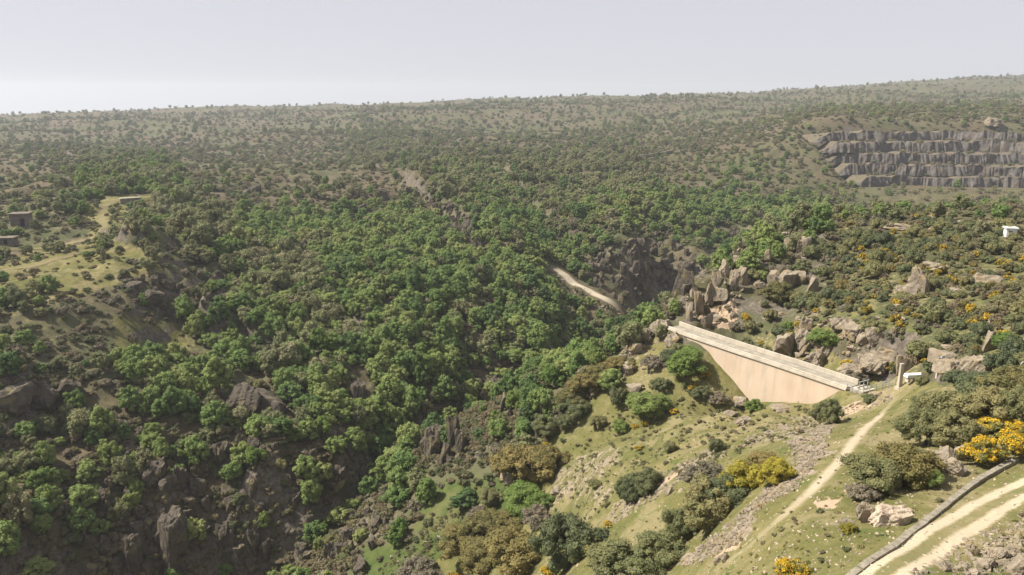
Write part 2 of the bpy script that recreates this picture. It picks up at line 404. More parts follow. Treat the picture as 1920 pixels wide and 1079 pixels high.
def rock_mat(name, dark, mid, light, lichen=(0.20, 0.17, 0.09), scale=1.0):
    t = mat(name); p = t.pos(); r = t.n('ShaderNodeObjectInfo').outputs['Random']
    n = t.noise(0.9*scale, 6, 0.7); n2 = t.noise(5*scale, 4, 0.7)
    st = t.noise(1.0, 4, 0.6, t.scale(p, (1.3*scale, 1.3*scale, 0.28*scale)))
    c = t.cramp(t.math('ADD', t.math('MULTIPLY', n, 0.6), t.math('MULTIPLY', st, 0.4)), [(0.3, dark), (0.5, mid), (0.7, light)])
    c = t.mix(t.math('MULTIPLY', t.ramp(t.noise(0.5*scale, 3), 0.52, 0.66), 0.7), c, lichen)
    c = t.mix(t.ramp(n2, 0.60, 0.72), c, t.mix(0.5, light, (0.5, 0.47, 0.40)))
    c = t.mix(t.math('MULTIPLY', r, 0.35), c, t.mix(0.5, mid, dark))
    return t.finish(c, 0.92, t.bump(t.math('ADD', n, t.math('MULTIPLY', n2, 0.4)), 0.8, 0.25), spec=0.15)
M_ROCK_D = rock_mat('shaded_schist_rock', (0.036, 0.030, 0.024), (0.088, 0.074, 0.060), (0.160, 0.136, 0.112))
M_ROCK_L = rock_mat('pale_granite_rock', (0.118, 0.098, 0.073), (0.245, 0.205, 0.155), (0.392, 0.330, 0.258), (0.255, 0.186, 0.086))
M_ROCK_P = rock_mat('pinkish_boulder_rock', (0.28, 0.22, 0.17), (0.45, 0.36, 0.28), (0.60, 0.51, 0.42), (0.36, 0.31, 0.22), 1.4)
M_QUARRY = rock_mat('quarried_stone', (0.055, 0.049, 0.046), (0.112, 0.101, 0.094), (0.195, 0.178, 0.165), (0.11, 0.085, 0.062), 0.35)
M_LEDGE = rock_mat('quarry_ledge_soil', (0.070, 0.059, 0.045), (0.119, 0.098, 0.070), (0.168, 0.140, 0.105), (0.084, 0.084, 0.042), 0.4)

def leaf_mat(name, stops, transl=0.25, patch=None):
    t = mat(name); r = t.n('ShaderNodeObjectInfo').outputs['Random']
    n = t.noise(0.7, 2, 0.6); n2 = t.noise(4.0, 2)
    big = t.noise(0.022, 3, 0.6)
    f = t.math('ADD', t.math('MULTIPLY', r, 0.72), t.math('MULTIPLY', t.math('SUBTRACT', n, 0.42), 0.8))
    f = t.math('ADD', f, t.math('MULTIPLY', t.math('SUBTRACT', big, 0.46), 1.3), clamp=True)
    c = t.cramp(f, stops)
    if patch: c = t.mix(t.ramp(n2, 0.50, 0.62), c, patch)
    c = t.mix(t.math('MULTIPLY', n2, 0.5), c, t.mix(0.55, c, (0, 0, 0)))
    return t.finish(c, 0.75, transl=transl, spec=0.2)
M_GREEN = leaf_mat('green_oak_leaves', [(0.0, (0.098, 0.159, 0.059)), (0.3, (0.175, 0.260, 0.078)), (0.65, (0.260, 0.329, 0.104)), (1.0, (0.345, 0.366, 0.138))], 0.35)
M_UNDER = leaf_mat('undergrowth_leaves', [(0.0, (0.109, 0.132, 0.057)), (0.4, (0.161, 0.155, 0.081)), (0.7, (0.207, 0.161, 0.099)), (1.0, (0.236, 0.218, 0.109))])
M_LIME = leaf_mat('fresh_lime_leaves', [(0.0, (0.150, 0.240, 0.060)), (0.5, (0.205, 0.280, 0.075)), (1.0, (0.26, 0.30, 0.10))], 0.4)
M_PALE = leaf_mat('budding_pale_leaves', [(0.0, (0.165, 0.180, 0.088)), (0.5, (0.225, 0.235, 0.110)), (1.0, (0.265, 0.240, 0.140))])
M_HOLM = leaf_mat('holm_oak_leaves', [(0.0, (0.101, 0.124, 0.064)), (0.4, (0.158, 0.171, 0.076)), (0.75, (0.226, 0.215, 0.094)), (1.0, (0.265, 0.230, 0.102))], 0.2)
M_GOLD = leaf_mat('golden_catkin_leaves', [(0.0, (0.115, 0.118, 0.048)), (0.4, (0.180, 0.160, 0.058)), (0.75, (0.245, 0.195, 0.070)), (1.0, (0.275, 0.215, 0.085))], 0.2)
M_YGRN = leaf_mat('yellow_green_leaves', [(0.0, (0.217, 0.202, 0.031)), (1.0, (0.357, 0.302, 0.043))], 0.2)
M_HEATH = leaf_mat('brown_heath_twigs', [(0.0, (0.114, 0.118, 0.072)), (0.3, (0.180, 0.158, 0.110)), (0.65, (0.222, 0.186, 0.134)), (1.0, (0.234, 0.222, 0.132))], 0.15)
M_BROOM = leaf_mat('broom_stems', [(0.0, (0.116, 0.132, 0.040)), (1.0, (0.186, 0.178, 0.054))], 0.15)
M_FLOWER = leaf_mat('broom_flowers', [(0.0, (0.50, 0.30, 0.010)), (1.0, (0.72, 0.46, 0.02))], 0.2)
t_ = mat('tree_bark'); M_BARK = t_.finish(t_.cramp(t_.noise(3, 4), [(0.3, (0.05, 0.042, 0.034)), (0.7, (0.15, 0.13, 0.11))]), 0.95)

# ------------------------------------------------------------------ the ground sheet
P3 = np.stack([X, Yg, Z], -1)
gy, gx = np.gradient(Z); sl = np.hypot(gy/np.gradient(RR)[:, None], gx/(RR[:, None]*(AA[1]-AA[0])))
u_, v_, f_ = project(P3)
_w = 900/np.maximum(f_, 30)
u_ = u_ + fbm(X/3.0, Yg/3.0, 71, 3)*_w*3.2; v_ = v_ + fbm(X/3.0, Yg/3.0, 77, 3)*_w*2.0
grass = cover_mask(P3, 'y')*0.95*(1-sstep(200, 300, Yg)) + 0.0
for poly in ([(60, 465), (300, 440), (300, 500), (150, 560), (0, 570), (0, 500)], [(215, 600), (330, 610), (420, 670), (400, 690), (215, 660)], [(150, 370), (290, 365), (250, 460), (170, 460)]):
    grass = np.where(inpoly(u_, v_, poly) & (Yg < 420), 0.42, grass)
grass = np.clip(grass + cover_mask(P3, 'mp')*0.34 + cover_mask(P3, 'o')*0.5*(1-far) + cover_mask(P3, 'h')*0.06, 0, 1)
meadow = cover_mask(P3, 'e')*1.0 + cover_mask(P3, 'Gg')*0.25*(1-far)
meadow = np.where(inpoly(u_, v_, [(700, 1079), (830, 985), (920, 900), (1000, 870), (960, 960), (880, 1000), (800, 1079)]) & (Yg < 200), 0.95, meadow*(1-cover_mask(P3, 'y')))
rock = np.clip(sstep(0.85, 1.5, sl)*0.9 + cover_mask(P3, 'c')*0.55*(1-far) + cover_mask(P3, 'k')*0.7 + cover_mask(P3, 'o')*0.15, 0, 1)
rock = np.where(m_near > 0.5, rock*0.35, rock)
SCREE = [(1565, 792), (1548, 850), (1492, 919), (1420, 960), (1385, 1020), (1305, 1060), (1268, 1060), (1338, 1008), (1403, 950), (1438, 915), (1488, 875), (1476, 829)]
SCREES = [SCREE, [(1030, 880), (1150, 838), (1165, 860), (1090, 925), (1035, 945), (1040, 905)], [(1190, 915), (1330, 840), (1360, 850), (1260, 920), (1140, 990), (1130, 975)], [(1480, 790), (1680, 735), (1690, 745), (1560, 800), (1400, 840), (1390, 825)],
          [(1180, 625), (1230, 610), (1215, 640), (1180, 690), (1165, 670)], [(1090, 590), (1120, 620), (1130, 660), (1100, 650)], [(1090, 920), (1160, 900), (1150, 935), (1095, 945)]]
scree = np.zeros_like(Z)
for k, pl in enumerate(SCREES): scree = np.where(inpoly(u_, v_, pl) & (Yg < 330), 0.46 if k else 0.6, scree)
bare = np.zeros_like(Z)
for pl in ([(1310, 600), (1370, 560), (1385, 600), (1370, 625)], [(1190, 912), (1300, 868), (1300, 878), (1200, 925)], [(1000, 1079), (1080, 1040), (1090, 1060), (1050, 1079)], [(1530, 940), (1590, 925), (1580, 940), (1540, 950)], [(1560, 770), (1650, 745), (1640, 760), (1570, 790)], [(1340, 1035), (1390, 1010), (1380, 1030), (1340, 1050)]):
    bare = np.where(inpoly(u_, v_, pl) & (Yg < 200), 0.62, bare)
idx = np.arange(NR*NA).reshape(NR, NA)
quads = np.stack([idx[:-1, :-1], idx[:-1, 1:], idx[1:, 1:], idx[1:, :-1]], -1).reshape(-1, 4)
me = mesh_np('terrain', P3.reshape(-1, 3), quads, [M_GROUND], smooth=True, attrs=dict(grass=grass, meadow=meadow, rock=rock, scree=scree, bare=bare))
ground = tag(link('terrain', me), 'rugged river gorge with a scrub covered plateau beyond', kind='structure')
print('ground', round(time.time()-T0, 1), len(quads))
GATTR = dict(grass=grass, meadow=meadow, rock=rock, scree=scree, bare=bare)
def sample(Gd, x, y):
    r = np.hypot(x, y+AP); a = np.arctan2(x, y+AP)
    i = np.clip(np.interp(r, RR, np.arange(NR)), 0, NR-1.001).astype(int); j = np.clip((a-A0)/(A1-A0)*(NA-1), 0, NA-1.001).astype(int)
    return Gd[i, j]

def polyline(pts, step):
    pts = np.asarray(pts, float); out = [pts[0]]
    d = np.concatenate([[0], np.cumsum(np.linalg.norm(np.diff(pts[:, :2], axis=0), axis=1))])
    s = np.arange(0, d[-1], step); x = np.interp(s, d, pts[:, 0]); y = np.interp(s, d, pts[:, 1])
    k = max(3, int(3/step)); ker = np.ones(2*k+1)/(2*k+1)
    xp = np.pad(x, k, mode='reflect', reflect_type='odd'); yp = np.pad(y, k, mode='reflect', reflect_type='odd')
    return np.stack([np.convolve(xp, ker, 'valid'), np.convolve(yp, ker, 'valid')], 1)
def ribbon(name, pix, width, m, label, step=0.4, lift=0.05, nc=17, ext=None):
    w = hit(np.array([p[0] for p in pix], float), np.array([p[1] for p in pix], float))
    if ext is not None: w = np.concatenate([w, np.array(ext, float)])
    c = polyline(w, step); tg = np.gradient(c, axis=0); tg /= np.linalg.norm(tg, axis=1, keepdims=True)
    nr = np.stack([-tg[:, 1], tg[:, 0]], 1); s = np.linspace(-width/2, width/2, nc)
    x = c[:, 0:1]+nr[:, 0:1]*s; y = c[:, 1:2]+nr[:, 1:2]*s; z = hgt(x, y)+lift
    z[:, 0] -= lift*2; z[:, -1] -= lift*2
    n = len(c); idx = np.arange(n*nc).reshape(n, nc)
    q = np.stack([idx[:-1, :-1], idx[:-1, 1:], idx[1:, 1:], idx[1:, :-1]], -1).reshape(-1, 4)
    al = np.minimum(np.linspace(0, 1, n)*5, np.linspace(1, 0, n)*5).clip(0, 1)
    at_ = dict(across=np.broadcast_to(s, x.shape), along=np.repeat(al[:, None], nc, 1))
    for k, g in GATTR.items(): at_[k] = sample(g, x, y)
    o = link(name, mesh_np(name, np.stack([x, y, z], -1).reshape(-1, 3), q[:, ::-1] if False else q, [m], smooth=True, attrs=at_))
    return tag(o, label, kind='structure')
SAND = ((0.27, 0.215, 0.15), (0.46, 0.39, 0.29))
ribbon('dirt_track', [(1600, 1120), (1686, 1058), (1742, 1022), (1800, 985), (1850, 953), (1900, 925), (1960, 895), (2060, 850), (2250, 800), (2450, 770)], 5.0, track_mat('two_rut_track', 'ruts'), 'pale dirt track with two wheel ruts beside the low kerb wall', ext=None)
ribbon('footpath', [(1330, 1079), (1390, 1046), (1440, 996), (1493, 949), (1557, 886), (1580, 859), (1632, 795), (1660, 765), (1690, 738)], 2.6, track_mat('worn_path', (0.15, 0.80, *SAND)), 'narrow worn sandy path running up to the dam', step=0.5)
ribbon('grassy_path', [(285, 372), (235, 377), (200, 380), (190, 405), (200, 440)], 6, track_mat('grassy_lane', (0.4, 2.0, (0.15, 0.13, 0.065), (0.21, 0.18, 0.095))), 'pale grassy lane on the far left bank', step=1.2, lift=0.2, nc=9)
ribbon('terrace_path', [(-20, 478), (60, 468), (130, 455), (185, 447)], 3.0, track_mat('terrace_lane', (0.3, 1.2, (0.15, 0.12, 0.07), (0.21, 0.17, 0.10))), 'upper of two terrace lanes on the far left bank', step=1.2, lift=0.2, nc=9)
ribbon('terrace_path', [(-20, 510), (60, 500), (110, 487), (160, 470)], 3.0, bpy.data.materials['terrace_lane'], 'lower of two terrace lanes on the far left bank', step=1.2, lift=0.2, nc=9)
ribbon('gravel_road', [(1030, 500), (1065, 522), (1100, 545), (1140, 567), (1172, 588)], 8, track_mat('gravel_lane', (0.9, 2.6, (0.33, 0.28, 0.21), (0.52, 0.45, 0.36))), 'pale gravel road running down to the shaded cliff', step=1.2, lift=0.35, nc=11)
print('ribbons', round(time.time()-T0, 1))
# ------------------------------------------------------------------ plant and rock prototypes (mesh data shared by the things below)
def ico(sub=1):
    t = (1+5**.5)/2
    V = np.array([(-1, t, 0), (1, t, 0), (-1, -t, 0), (1, -t, 0), (0, -1, t), (0, 1, t), (0, -1, -t), (0, 1, -t), (t, 0, -1), (t, 0, 1), (-t, 0, -1), (-t, 0, 1)], float)
    V /= np.linalg.norm(V[0]); V = list(map(tuple, V))
    Fc = [(0, 11, 5), (0, 5, 1), (0, 1, 7), (0, 7, 10), (0, 10, 11), (1, 5, 9), (5, 11, 4), (11, 10, 2), (10, 7, 6), (7, 1, 8), (3, 9, 4), (3, 4, 2), (3, 2, 6), (3, 6, 8), (3, 8, 9), (4, 9, 5), (2, 4, 11), (6, 2, 10), (8, 6, 7), (9, 8, 1)]
    for _ in range(sub):
        c = {}; nf = []
        def mid(a, b):
            k = (min(a, b), max(a, b))
            if k not in c:
                m = np.add(V[a], V[b]); m = m/np.linalg.norm(m); V.append(tuple(m)); c[k] = len(V)-1
            return c[k]
        for a, b, d in Fc:
            x, y, z = mid(a, b), mid(b, d), mid(d, a); nf += [(a, x, z), (b, y, x), (d, z, y), (x, y, z)]
        Fc = nf
    return np.array(V), np.array(Fc)
ICO1 = ico(1); ICO2 = ico(2); ICO3 = ico(3); ICO4 = ico(4); ICO0 = ico(0)
def unit(n, rng):
    v = rng.normal(size=(n, 3)); return v/np.linalg.norm(v, axis=1, keepdims=True)
def foliage(seed, rx, rz, zc, nclump, nleaf, leaf, crad=0.36, low=-0.55, open_=0.0, flower=0.0, spiky=0.0):
    """clumps of leaf faces over an uneven crown; returns verts, tris, material index (1 = flower)"""
    rng = np.random.default_rng(seed)
    V, T, MI = [], [], []; nv = 0
    lean = rng.normal(0, 0.18, 2); sx_ = rng.uniform(0.78, 1.2); top_ = rng.uniform(0.8, 1.25)
    k = 0
    while k < nclump:
        d = unit(1, rng)[0]
        if d[2] < low: continue
        k += 1
        rad = rng.uniform(0.50, 0.86)
        lob = 1 + 0.28*math.sin(3*math.atan2(d[1], d[0]) + seed) * (1-abs(d[2]))
        c = np.array([d[0]*rx*rad*lob*sx_ + lean[0]*rx*max(0, d[2]), d[1]*rx*rad*lob + lean[1]*rx*max(0, d[2]), zc + d[2]*rz*rad*(top_ if d[2] > 0 else 1)])
        cr = rx*crad*rng.uniform(0.45, 1.3)
        # solid heart of the clump
        iv, it = ICO1; j = 1 + rng.uniform(-0.28, 0.22, len(iv))
        if rng.random() > open_:
            vv = iv*j[:, None]*cr*0.74*np.array([1, 1, 0.85]) + c
            V.append(vv); T.append(it+nv); nv += len(vv); MI.append(np.zeros(len(it), int))
        n = int(nleaf*rng.uniform(0.7, 1.3)*(cr/(rx*crad))**2)
        if n < 4: n = 4
        dd = unit(n, rng); dd[:, 2] = np.where(dd[:, 2] < -0.5, -dd[:, 2], dd[:, 2])
        pc = c + dd*cr*rng.uniform(0.68, 1.16, n)[:, None]*np.array([1, 1, 0.88])
        nn = dd + rng.normal(0, 0.45, (n, 3)); nn[:, 2] += 0.25; nn /= np.linalg.norm(nn, axis=1, keepdims=True)
        a = np.cross(nn, unit(n, rng)); a /= np.linalg.norm(a, axis=1, keepdims=True); b = np.cross(nn, a)
        s = leaf*rng.uniform(0.6, 1.35, n)[:, None]
        if spiky: a = a*(1-0.6*spiky); b = b*(1+1.2*spiky)
        q = np.stack([pc-a*s*.5, pc+b*s*.28, pc+a*s*.5, pc-b*s*.5], 1).reshape(-1, 3)
        base = nv + np.arange(n)*4
        V.append(q); T.append(np.concatenate([np.stack([base, base+1, base+2], 1), np.stack([base, base+2, base+3], 1)])); nv += len(q)
        fl = np.zeros(n, int)
        if flower: fl = ((rng.random(n) < (flower if rng.random() < 0.75 else 0.12)) & (dd[:, 2] > -0.3)).astype(int)
        MI.append(np.concatenate([fl, fl]))
    return np.concatenate(V), np.concatenate(T), np.concatenate(MI)
def tube(p, r, n=6):
    p = np.array(p, float); V, T = [], []
    for i in range(len(p)):
        d = p[min(i+1, len(p)-1)]-p[max(i-1, 0)]; d /= np.linalg.norm(d)
        a = np.cross(d, (0.3, 1, 0.1)); a /= np.linalg.norm(a); b = np.cross(d, a)
        for k in range(n):
            w = 2*math.pi*k/n; V.append(p[i]+(a*math.cos(w)+b*math.sin(w))*r[i])
    for i in range(len(p)-1):
        for k in range(n):
            x = i*n+k; y = i*n+(k+1) % n; T += [(x, y, y+n), (x, y+n, x+n)]
    return np.array(V), np.array(T)
def trunk(seed, hgt_, r0, spread, limbs=4):
    rng = np.random.default_rng(seed); V, T = [], []; nv = 0
    top = np.array([rng.normal(0, .12)*spread, rng.normal(0, .12)*spread, hgt_])
    def add(v, t):
        nonlocal nv
        V.append(v); T.append(t+nv); nv += len(v)
    add(*tube([(0, 0, -0.5), (0, 0, 0.1), top*0.5, top], [r0*1.5, r0*1.15, r0*0.85, r0*0.5]))
    for k in range(limbs):
        w = 2*math.pi*(k+rng.random()*.6)/limbs; s = top*rng.uniform(0.5, 0.95)
        e = s + np.array([math.cos(w)*spread*.62, math.sin(w)*spread*.62, rng.uniform(.3, .8)*spread])
        add(*tube([s, (s+e)/2+[0, 0, -0.08*spread], e], [r0*.5, r0*.36, r0*.15], 5))
    return np.concatenate(V), np.concatenate(T)
def join(a, b, mi_b):
    return np.concatenate([a[0], b[0]]), np.concatenate([a[1], b[1]+len(a[0])]), np.concatenate([a[2], np.full(len(b[1]), mi_b)])

PROTO = {}     # kind -> list of dicts(crown mesh, trunk mesh, whole mesh, width)
def add_proto(kind, n, lm, fm=None, w=1.0, **kw):
    L = []
    tk = kw.pop('tk', None)
    for s in range(n):
        sd = abs(hash((kind, s))) % 10000 if False else sum(map(ord, kind))*13+s*101
        f = foliage(sd, **kw)
        f[0][:, 2] = np.maximum(f[0][:, 2], -0.25)
        width = np.percentile(f[0][:, 0], 98)-np.percentile(f[0][:, 0], 2); top = f[0][:, 2].max()
        k = 1.0/width; f = (f[0]*k, f[1], f[2])
        tr = trunk(sd+5, tk[0]*k, tk[1]*k, kw['rx']*k, tk[2])
        mats = [lm, fm or lm, M_BARK]
        j = join(f, tr, 2)
        L.append(dict(crown=mesh_np(kind+'_crown', f[0], f[1], mats, f[2]), trunk=mesh_np(kind+'_trunk', tr[0], tr[1], [M_BARK], smooth=True),
                      whole=mesh_np(kind+'_whole', j[0], j[1], mats, j[2]), top=top*k))
    PROTO[kind] = L
# far trees and bushes (unit width)
add_proto('green_tree', 9, M_GREEN, rx=2.7, rz=2.6, zc=2.5, nclump=84, nleaf=36, leaf=0.30, crad=0.23, low=-0.8, tk=(2.0, 0.2, 4))
add_proto('lime_tree', 3, M_LIME, rx=2.7, rz=2.5, zc=2.4, nclump=80, nleaf=36, leaf=0.30, crad=0.23, low=-0.8, tk=(2.0, 0.2, 4))
add_proto('pale_tree', 6, M_PALE, rx=2.7, rz=2.6, zc=2.6, nclump=56, nleaf=40, leaf=0.30, crad=0.26, low=-0.8, open_=0.45, tk=(2.0, 0.18, 6))
add_proto('holm_oak', 8, M_HOLM, rx=2.4, rz=1.5, zc=1.35, nclump=36, nleaf=80, leaf=0.27, crad=0.33, low=-0.5, tk=(1.0, 0.16, 4))
add_proto('golden_oak', 4, M_GOLD, rx=2.4, rz=1.5, zc=1.35, nclump=36, nleaf=80, leaf=0.26, crad=0.32, low=-0.5, tk=(1.0, 0.16, 4))
add_proto('heath_shrub', 5, M_HEATH, rx=1.5, rz=0.85, zc=0.7, nclump=22, nleaf=40, leaf=0.26, crad=0.36, low=-0.4, open_=0.2, spiky=0.5, tk=(0.5, 0.07, 3))
add_proto('broom_bush', 4, M_BROOM, M_FLOWER, rx=1.1, rz=0.8, zc=0.7, nclump=20, nleaf=46, leaf=0.18, crad=0.34, low=-0.3, flower=0.8, spiky=0.5, tk=(0.4, 0.05, 3))
# near plants: finer leaves
add_proto('near_holm', 4, M_HOLM, rx=2.2, rz=1.6, zc=1.5, nclump=95, nleaf=150, leaf=0.12, crad=0.21, low=-0.65, tk=(1.2, 0.14, 5))
add_proto('near_gold', 3, M_GOLD, rx=2.2, rz=1.5, zc=1.4, nclump=95, nleaf=140, leaf=0.12, crad=0.21, low=-0.65, tk=(1.1, 0.14, 5))
add_proto('near_green', 3, M_LIME, rx=2.2, rz=1.8, zc=1.9, nclump=80, nleaf=140, leaf=0.14, crad=0.22, low=-0.6, tk=(1.4, 0.13, 5))
add_proto('near_ygreen', 2, M_YGRN, rx=2.2, rz=1.4, zc=1.3, nclump=80, nleaf=140, leaf=0.12, crad=0.22, low=-0.6, tk=(1.0, 0.13, 5))
add_proto('near_broom', 3, M_BROOM, M_FLOWER, rx=1.3, rz=0.95, zc=0.85, nclump=60, nleaf=110, leaf=0.09, crad=0.22, low=-0.4, flower=0.85, spiky=0.4, tk=(0.5, 0.05, 4))
add_proto('near_heath', 2, M_HEATH, rx=1.5, rz=0.9, zc=0.8, nclump=60, nleaf=90, leaf=0.11, crad=0.22, low=-0.4, spiky=0.6, tk=(0.5, 0.05, 4))

def rock_mesh(name, seed, dims, planes, m, base=ICO3, rough=0.05, column=False):
    rng = np.random.default_rng(seed); V = base[0].copy()*1.25
    for k in range(planes):
        d = unit(1, rng)[0]
        if k < 6:
            d = np.zeros(3); d[k//2] = 1 if k % 2 else -1; d = d + rng.normal(0, 0.30, 3); d /= np.linalg.norm(d); h_ = rng.uniform(0.66, 0.92)
        else: h_ = rng.uniform(0.72, 1.0)
        if column and k >= 6: d[2] *= 0.4; d /= np.linalg.norm(d)
        h_ = h_; e = V@d - h_
        V = V - np.where(e > 0, e, 0)[:, None]*d
    nz = fbm(V[:, 0]*2.3+seed, V[:, 1]*2.3+V[:, 2]*1.7, seed, 3)
    nz2 = ridged(V[:, 0]*4.1+V[:, 2]*2.2+seed, V[:, 1]*4.3-V[:, 2]*1.9, seed+9, 3)
    V = V*(1+rough*2*nz+rough*0.55*nz2)[:, None]
    V *= np.array(dims)/2
    return mesh_np(name, V, base[1], [m], smooth=False)
ROCKS = {}
for nm, m in (('dark', M_ROCK_D), ('pale', M_ROCK_L), ('pink', M_ROCK_P)):
    ROCKS[nm] = [rock_mesh('boulder', 11*k+len(nm), (1.0, 0.8, 0.62), 11, m, ICO4 if k < 6 else ICO2, 0.15) for k in range(8)]
    ROCKS[nm+'_col'] = [rock_mesh('crag', 31*k+len(nm)+3, (0.62, 0.6, 1.25), 12, m, ICO4, 0.11, True) for k in range(6)]

# ------------------------------------------------------------------ instanced masses ("stuff")
def stuff(name, meshes, P, S, label, tilt=0.0, zs=None):
    c = bpy.data.collections.new(name+'_kinds')
    for k, m in enumerate(meshes):
        o = bpy.data.objects.new('%s_kind_%02d' % (name, k), m); c.objects.link(o)
    n = len(P)
    me = bpy.data.meshes.new(name); me.vertices.add(n); me.vertices.foreach_set('co', np.asarray(P, np.float32).ravel())
    sc = np.repeat(np.asarray(S, np.float32)[:, None], 3, 1)
    if zs is not None: sc[:, 2] *= zs
    rot = np.stack([RNG.normal(0, tilt, n), RNG.normal(0, tilt, n), RNG.uniform(0, 6.283, n)], 1).astype(np.float32)
    a = me.attributes.new('scl', 'FLOAT_VECTOR', 'POINT'); a.data.foreach_set('vector', sc.ravel())
    a = me.attributes.new('rot', 'FLOAT_VECTOR', 'POINT'); a.data.foreach_set('vector', rot.ravel())
    a = me.attributes.new('pick', 'INT', 'POINT'); a.data.foreach_set('value', RNG.integers(0, len(meshes), n).astype(np.int32))
    o = link(name, me)
    ng = bpy.data.node_groups.new(name+'_scatter', 'GeometryNodeTree')
    ng.interface.new_socket('Geometry', in_out='INPUT', socket_type='NodeSocketGeometry'); ng.interface.new_socket('Geometry', in_out='OUTPUT', socket_type='NodeSocketGeometry')
    gi = ng.nodes.new('NodeGroupInput'); go = ng.nodes.new('NodeGroupOutput')
    ci = ng.nodes.new('GeometryNodeCollectionInfo'); ci.inputs[0].default_value = c; ci.inputs['Separate Children'].default_value = True; ci.inputs['Reset Children'].default_value = True
    ip = ng.nodes.new('GeometryNodeInstanceOnPoints'); ip.inputs['Pick Instance'].default_value = True
    def na(nm, dt):
        q = ng.nodes.new('GeometryNodeInputNamedAttribute'); q.data_type = dt; q.inputs[0].default_value = nm; return q.outputs[0]
    L = ng.links
    m2p = ng.nodes.new('GeometryNodeMeshToPoints'); L.new(gi.outputs[0], m2p.inputs[0]); L.new(m2p.outputs[0], ip.inputs['Points'])
    L.new(ci.outputs[0], ip.inputs['Instance']); L.new(na('pick', 'INT'), ip.inputs['Instance Index'])
    L.new(na('rot', 'FLOAT_VECTOR'), ip.inputs['Rotation']); L.new(na('scl', 'FLOAT_VECTOR'), ip.inputs['Scale'])
    L.new(ip.outputs[0], go.inputs[0])
    md = o.modifiers.new('scatter', 'NODES'); md.node_group = ng
    return tag(o, label, kind='stuff')

# ------------------------------------------------------------------ scatter
def band(r0, r1, n, amax=46):
    r = np.sqrt(RNG.uniform(r0*r0, r1*r1, n)); a = np.radians(RNG.uniform(-amax, amax, n))
    x = r*np.sin(a); y = r*np.cos(a)-AP
    return np.stack([x, y, hgt(x, y)], 1)
def thin(P, S, k=0.55):               # drop plants standing inside bigger neighbours
    order = np.argsort(-S); cell = 6.0; grid = {}; keep = []
    for i in order:
        x, y = P[i, 0], P[i, 1]; gx_, gy_ = int(x//cell), int(y//cell); ok = True
        for a in range(gx_-2, gx_+3):
            for b in range(gy_-2, gy_+3):
                for j in grid.get((a, b), ()):
                    if (P[j, 0]-x)**2+(P[j, 1]-y)**2 < (k*(S[i]+S[j])*0.5)**2: ok = False; break
                if not ok: break
            if not ok: break
        if ok: grid.setdefault((gx_, gy_), []).append(i); keep.append(i)
    return np.array(sorted(keep), int)
C_ = {c: ord(c) for c in 'hpmblGgockyesq'}
# per cover class: (kind, chance, smallest, largest width)
RULES = {
 'G': [('green_tree', .62, 1.9, 4.9), ('pale_tree', .17, 1.8, 4.0), ('heath_shrub', .13, 1.3, 2.6), ('lime_tree', .03, 2.0, 4.2)],
 'g': [('green_tree', .28, 1.9, 4.6), ('pale_tree', .12, 1.8, 4.0), ('heath_shrub', .26, 1.1, 2.6), ('holm_oak', .10, 1.5, 3.0), ('lime_tree', .05, 2.0, 4.0)],
 'p': [('pale_tree', .42, 2.6, 5.6), ('heath_shrub', .2, 1.4, 3), ('green_tree', .12, 2.6, 5), ('lime_tree', .05, 2.6, 5)],
 'm': [('heath_shrub', .16, 0.9, 2.4), ('holm_oak', .035, 1.2, 2.6), ('pale_tree', .045, 1.8, 3.8), ('green_tree', .02, 1.8, 3.8)],
 'l': [('lime_tree', .5, 3.2, 6), ('pale_tree', .2, 3, 6), ('heath_shrub', .18, 2, 4)],
 'b': [('heath_shrub', .15, 0.9, 2.4), ('holm_oak', .035, 1.2, 2.4), ('pale_tree', .03, 1.8, 4.0), ('green_tree', .008, 2, 4)],
 'h': [('heath_shrub', .30, 1.2, 3.2), ('holm_oak', .06, 1.4, 3.2), ('pale_tree', .09, 2.0, 5.0), ('green_tree', .025, 2.2, 4.6)],
 'o': [('holm_oak', .26, 0.9, 3.4), ('heath_shrub', .16, 0.7, 1.8), ('golden_oak', .08, 1.0, 2.6), ('broom_bush', .14, 0.7, 1.7)],
 'k': [('heath_shrub', .14, 1.2, 2.4), ('holm_oak', .14, 1.5, 3.2)],
 'c': [('green_tree', .08, 2.0, 4.2), ('heath_shrub', .14, 1.0, 2.4), ('lime_tree', .04, 2.0, 3.6), ('holm_oak', .04, 1.4, 2.6)],
 'w': [('green_tree', .32, 2.2, 4.8), ('lime_tree', .10, 2.0, 4.2), ('pale_tree', .12, 2.0, 4.2), ('heath_shrub', .22, 1.2, 2.6)],
 'q': [('heath_shrub', .17, 1.0, 2.4), ('pale_tree', .09, 1.8, 4.2), ('green_tree', .08, 1.8, 4.2), ('holm_oak', .04, 1.3, 2.8)],
 's': [('heath_shrub', .1, 1, 2)], 'y': [], 'e': [],
}
ptsK = {}
def run(P, extra=1.0, ymax=None):
    cv = cover(P); n = len(P); rnd = RNG.random(n); wr = RNG.random(n)**1.5
    far_ = np.isin(cv, [ord('h'), ord('b'), ord('m'), ord('p'), ord('q')])
    rnd = np.where(far_, np.clip(rnd + fbm(P[:, 0]/70, P[:, 1]/55, 131, 3)*0.5, 0, 0.9999), rnd)
    for ch, rules in RULES.items():
        m = cv == ord(ch); acc = 0
        for kind, pr, a, b in rules:
            s = m & (rnd >= acc) & (rnd < acc+pr); acc += pr
            if s.any(): ptsK.setdefault(kind, []).append(np.concatenate([P[s], ((a+(b-a)*wr[s])*extra)[:, None]], 1))
Pm = np.concatenate([band(170, 560, 80000)])
Pm = Pm[Pm[:, 1] > 88]
run(Pm)
run(band(560, 1100, 36000), 1.0)
run(band(1100, 1800, 36000), 1.1); run(band(1800, 3700, 34000), 1.25)
